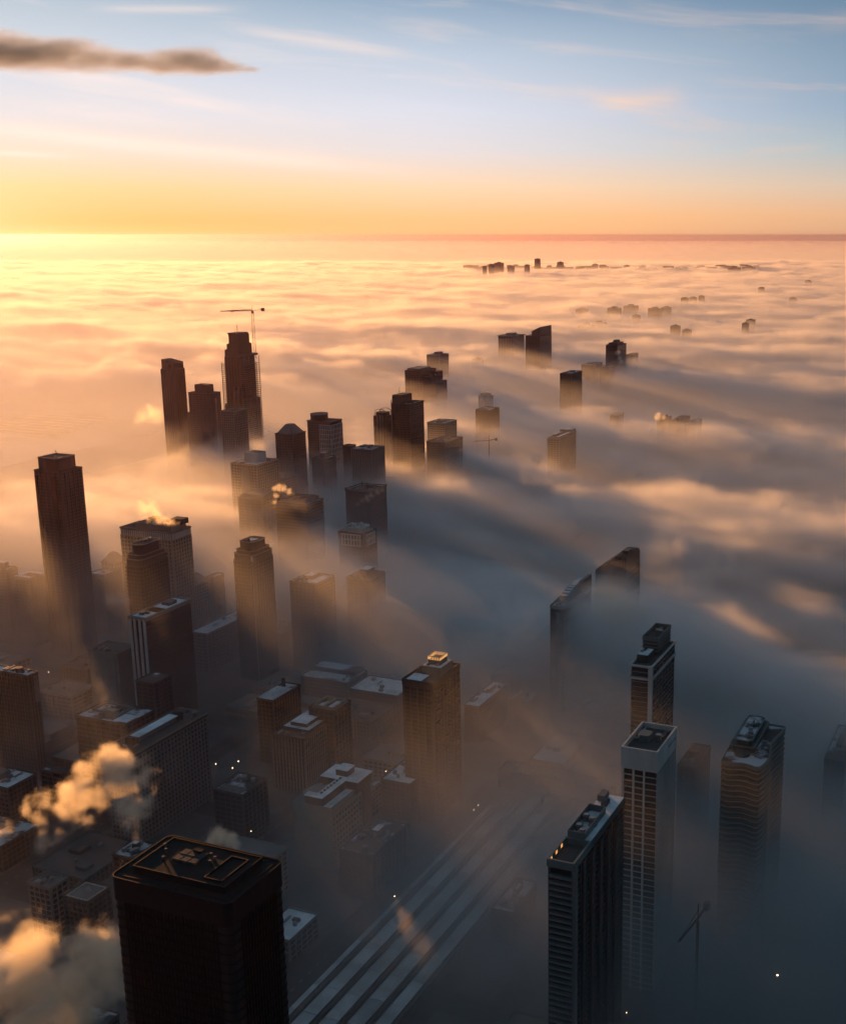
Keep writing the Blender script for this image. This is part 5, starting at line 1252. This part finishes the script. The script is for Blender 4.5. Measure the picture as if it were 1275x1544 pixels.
if True:
    steam('big sunlit orange steam plume billowing above the steam-vent block', [(203, 1262, 690, 5), (202, 1245, 680, 8), (205, 1225, 672, 10), (200, 1208, 668, 12), (185, 1215, 668, 9), (212, 1212, 662, 7), (188, 1185, 665, 14), (176, 1160, 662, 14), (190, 1150, 660, 11), (165, 1145, 662, 11),
           (148, 1200, 655, 9), (130, 1180, 655, 9), (125, 1160, 655, 7), (105, 1205, 650, 14), (90, 1225, 645, 14), (110, 1230, 640, 10), (60, 1235, 640, 11), (40, 1255, 635, 8), (15, 1255, 630, 8), (60, 1262, 630, 8), (88, 1258, 630, 6), (-5, 1258, 625, 7)], 1.7, .10, 17, 4.6, soft=.8)
    steam('huge orange steam cloud at the bottom left corner beside the black foreground tower', [(170, 1420, 520, 13), (150, 1445, 515, 20), (165, 1475, 515, 16), (120, 1430, 512, 15), (100, 1480, 505, 24), (60, 1440, 500, 17), (30, 1470, 495, 22), (70, 1520, 492, 22), (20, 1440, 495, 15),
           (110, 1525, 495, 16), (45, 1545, 480, 14), (-10, 1470, 490, 20), (140, 1505, 510, 11)], 1.9, .10, 20, 4.4, soft=.8)
    steam('small orange puff rising just behind the black foreground tower', [(320, 1268, 600, 5), (330, 1262, 600, 7), (346, 1266, 600, 6), (354, 1273, 600, 4)], 1.2, .2, 6, 2.4)
    steam('faint orange wisp drifting over the rail platforms', [(598, 1375, 505, 6), (606, 1395, 505, 8), (616, 1415, 500, 9), (636, 1425, 497, 10), (628, 1450, 495, 10), (655, 1465, 492, 9), (592, 1362, 506, 5), (640, 1440, 492, 14), (612, 1408, 500, 12)], 2, .02, 12, 2.6, soft=1.1)
    steam('orange cloud of steam streaming right from the arched-roof tower', [(885, 890, 965, 10), (905, 893, 960, 16), (925, 902, 955, 20), (945, 915, 950, 19), (968, 928, 945, 15), (988, 938, 940, 11), (905, 918, 950, 17), (930, 928, 948, 14), (878, 912, 955, 9)], 3, .06, 22, 1.9, soft=.9)
    steam('white steam curling over the roof of the wide beige block', [(240, 783, 1160, 8), (250, 783, 1160, 8), (230, 777, 1160, 9), (221, 768, 1162, 11), (259, 788, 1158, 6), (266, 791, 1158, 4)], 1.6, .07, 9, 3.6, soft=.9)
    steam('pale puff of steam beside the notched slim tower over the shore', [(216, 628, 2000, 17), (230, 622, 2000, 20), (238, 632, 2000, 14), (225, 616, 2000, 14), (208, 634, 2000, 10)], 3.2, .028, 18, 3.4, soft=1.0)
    steam('bright orange sparks of steam at the top left of the banded brown tower', [(414, 738, 1330, 5), (421, 736, 1330, 6), (428, 737, 1330, 6), (436, 741, 1330, 5), (443, 744, 1330, 3), (416, 748, 1326, 5), (414, 757, 1323, 4)], 1.2, .1, 6, 3.4, soft=.9)
    steam('white puff on the low dark roofline in open fog', [(990, 630, 2080, 7), (993, 624, 2080, 6), (1000, 628, 2080, 5)], 2.5, .1, 10, 2.6)
    steam('small orange glow of steam above the notched-roof block', [(152, 1035, 900, 8), (165, 1045, 890, 7), (158, 1055, 880, 9), (172, 1062, 880, 6)], 3, .03, 12, 1.2, soft=.9)
    steam('orange puff drifting low left of the pale-finned slab', [(168, 905, 1010, 9), (180, 904, 1010, 8), (190, 908, 1010, 7)], 3, .07, 12, 1.3, soft=.8)
    steam('orange streak of steam across the roof of the steam-crossed box', [(539, 760, 1400, 4), (546, 755, 1400, 5), (553, 751, 1400, 6), (561, 746, 1400, 6), (568, 742, 1400, 5), (576, 739, 1400, 4)], 1.5, .07, 7, 2.8, soft=.9)
    steam('tiny pink wisp in front of the distant stepped tower', [(931, 532, 3100, 9), (934, 540, 3100, 8), (937, 545, 3100, 7)], 3.5, .06, 14, 1.3)

# ------------------------------------------------------------------ haze: one closed box of even pale air
hz = put('haze', MB().box(-60500, 60500, -5500, 88500, -4, 456).mesh('haze', vmat('haze_air', (.36, .235, .34), 1 / 80000, .74, False)), kind='stuff')
tag(hz, 'pale morning haze filling the air over the city', 'haze')

# ------------------------------------------------------------------ the dark cloud high at the left
CLOUDM = vmat('cloud_droplets', (.90, .93, .95), 1.0, .05)
steam('long dark grey cloud with a bright underside, high in the upper left sky', [(-80, 78, 9000, 172), (-20, 76, 9000, 163), (40, 80, 9000, 146), (90, 82, 9000, 141), (140, 88, 9000, 129), (190, 92, 9000, 111), (235, 97, 9000, 98), (275, 90, 9000, 120), (310, 96, 9000, 90), (345, 101, 9000, 60), (375, 104, 9000, 38)],
      22, .03, 330, 1.7, name='cloud', m=CLOUDM, stretch=(2.6, 1.6, .55), soft=.9, squash=.27)

dup = {k: v for k, v in LABELS.items() if len(v) > 1}
print('LONG', [k for k in LABELS if len(k.split()) > 16])
print('duplicate labels:', {k: len(v) for k, v in dup.items()})
for v in bpy.data.objects:
    if v.get('kind') == 'structure' and 'label' not in v: v['label'] = v.name.split('.')[0].replace('_', ' ') + ' of the winter city below the fog'
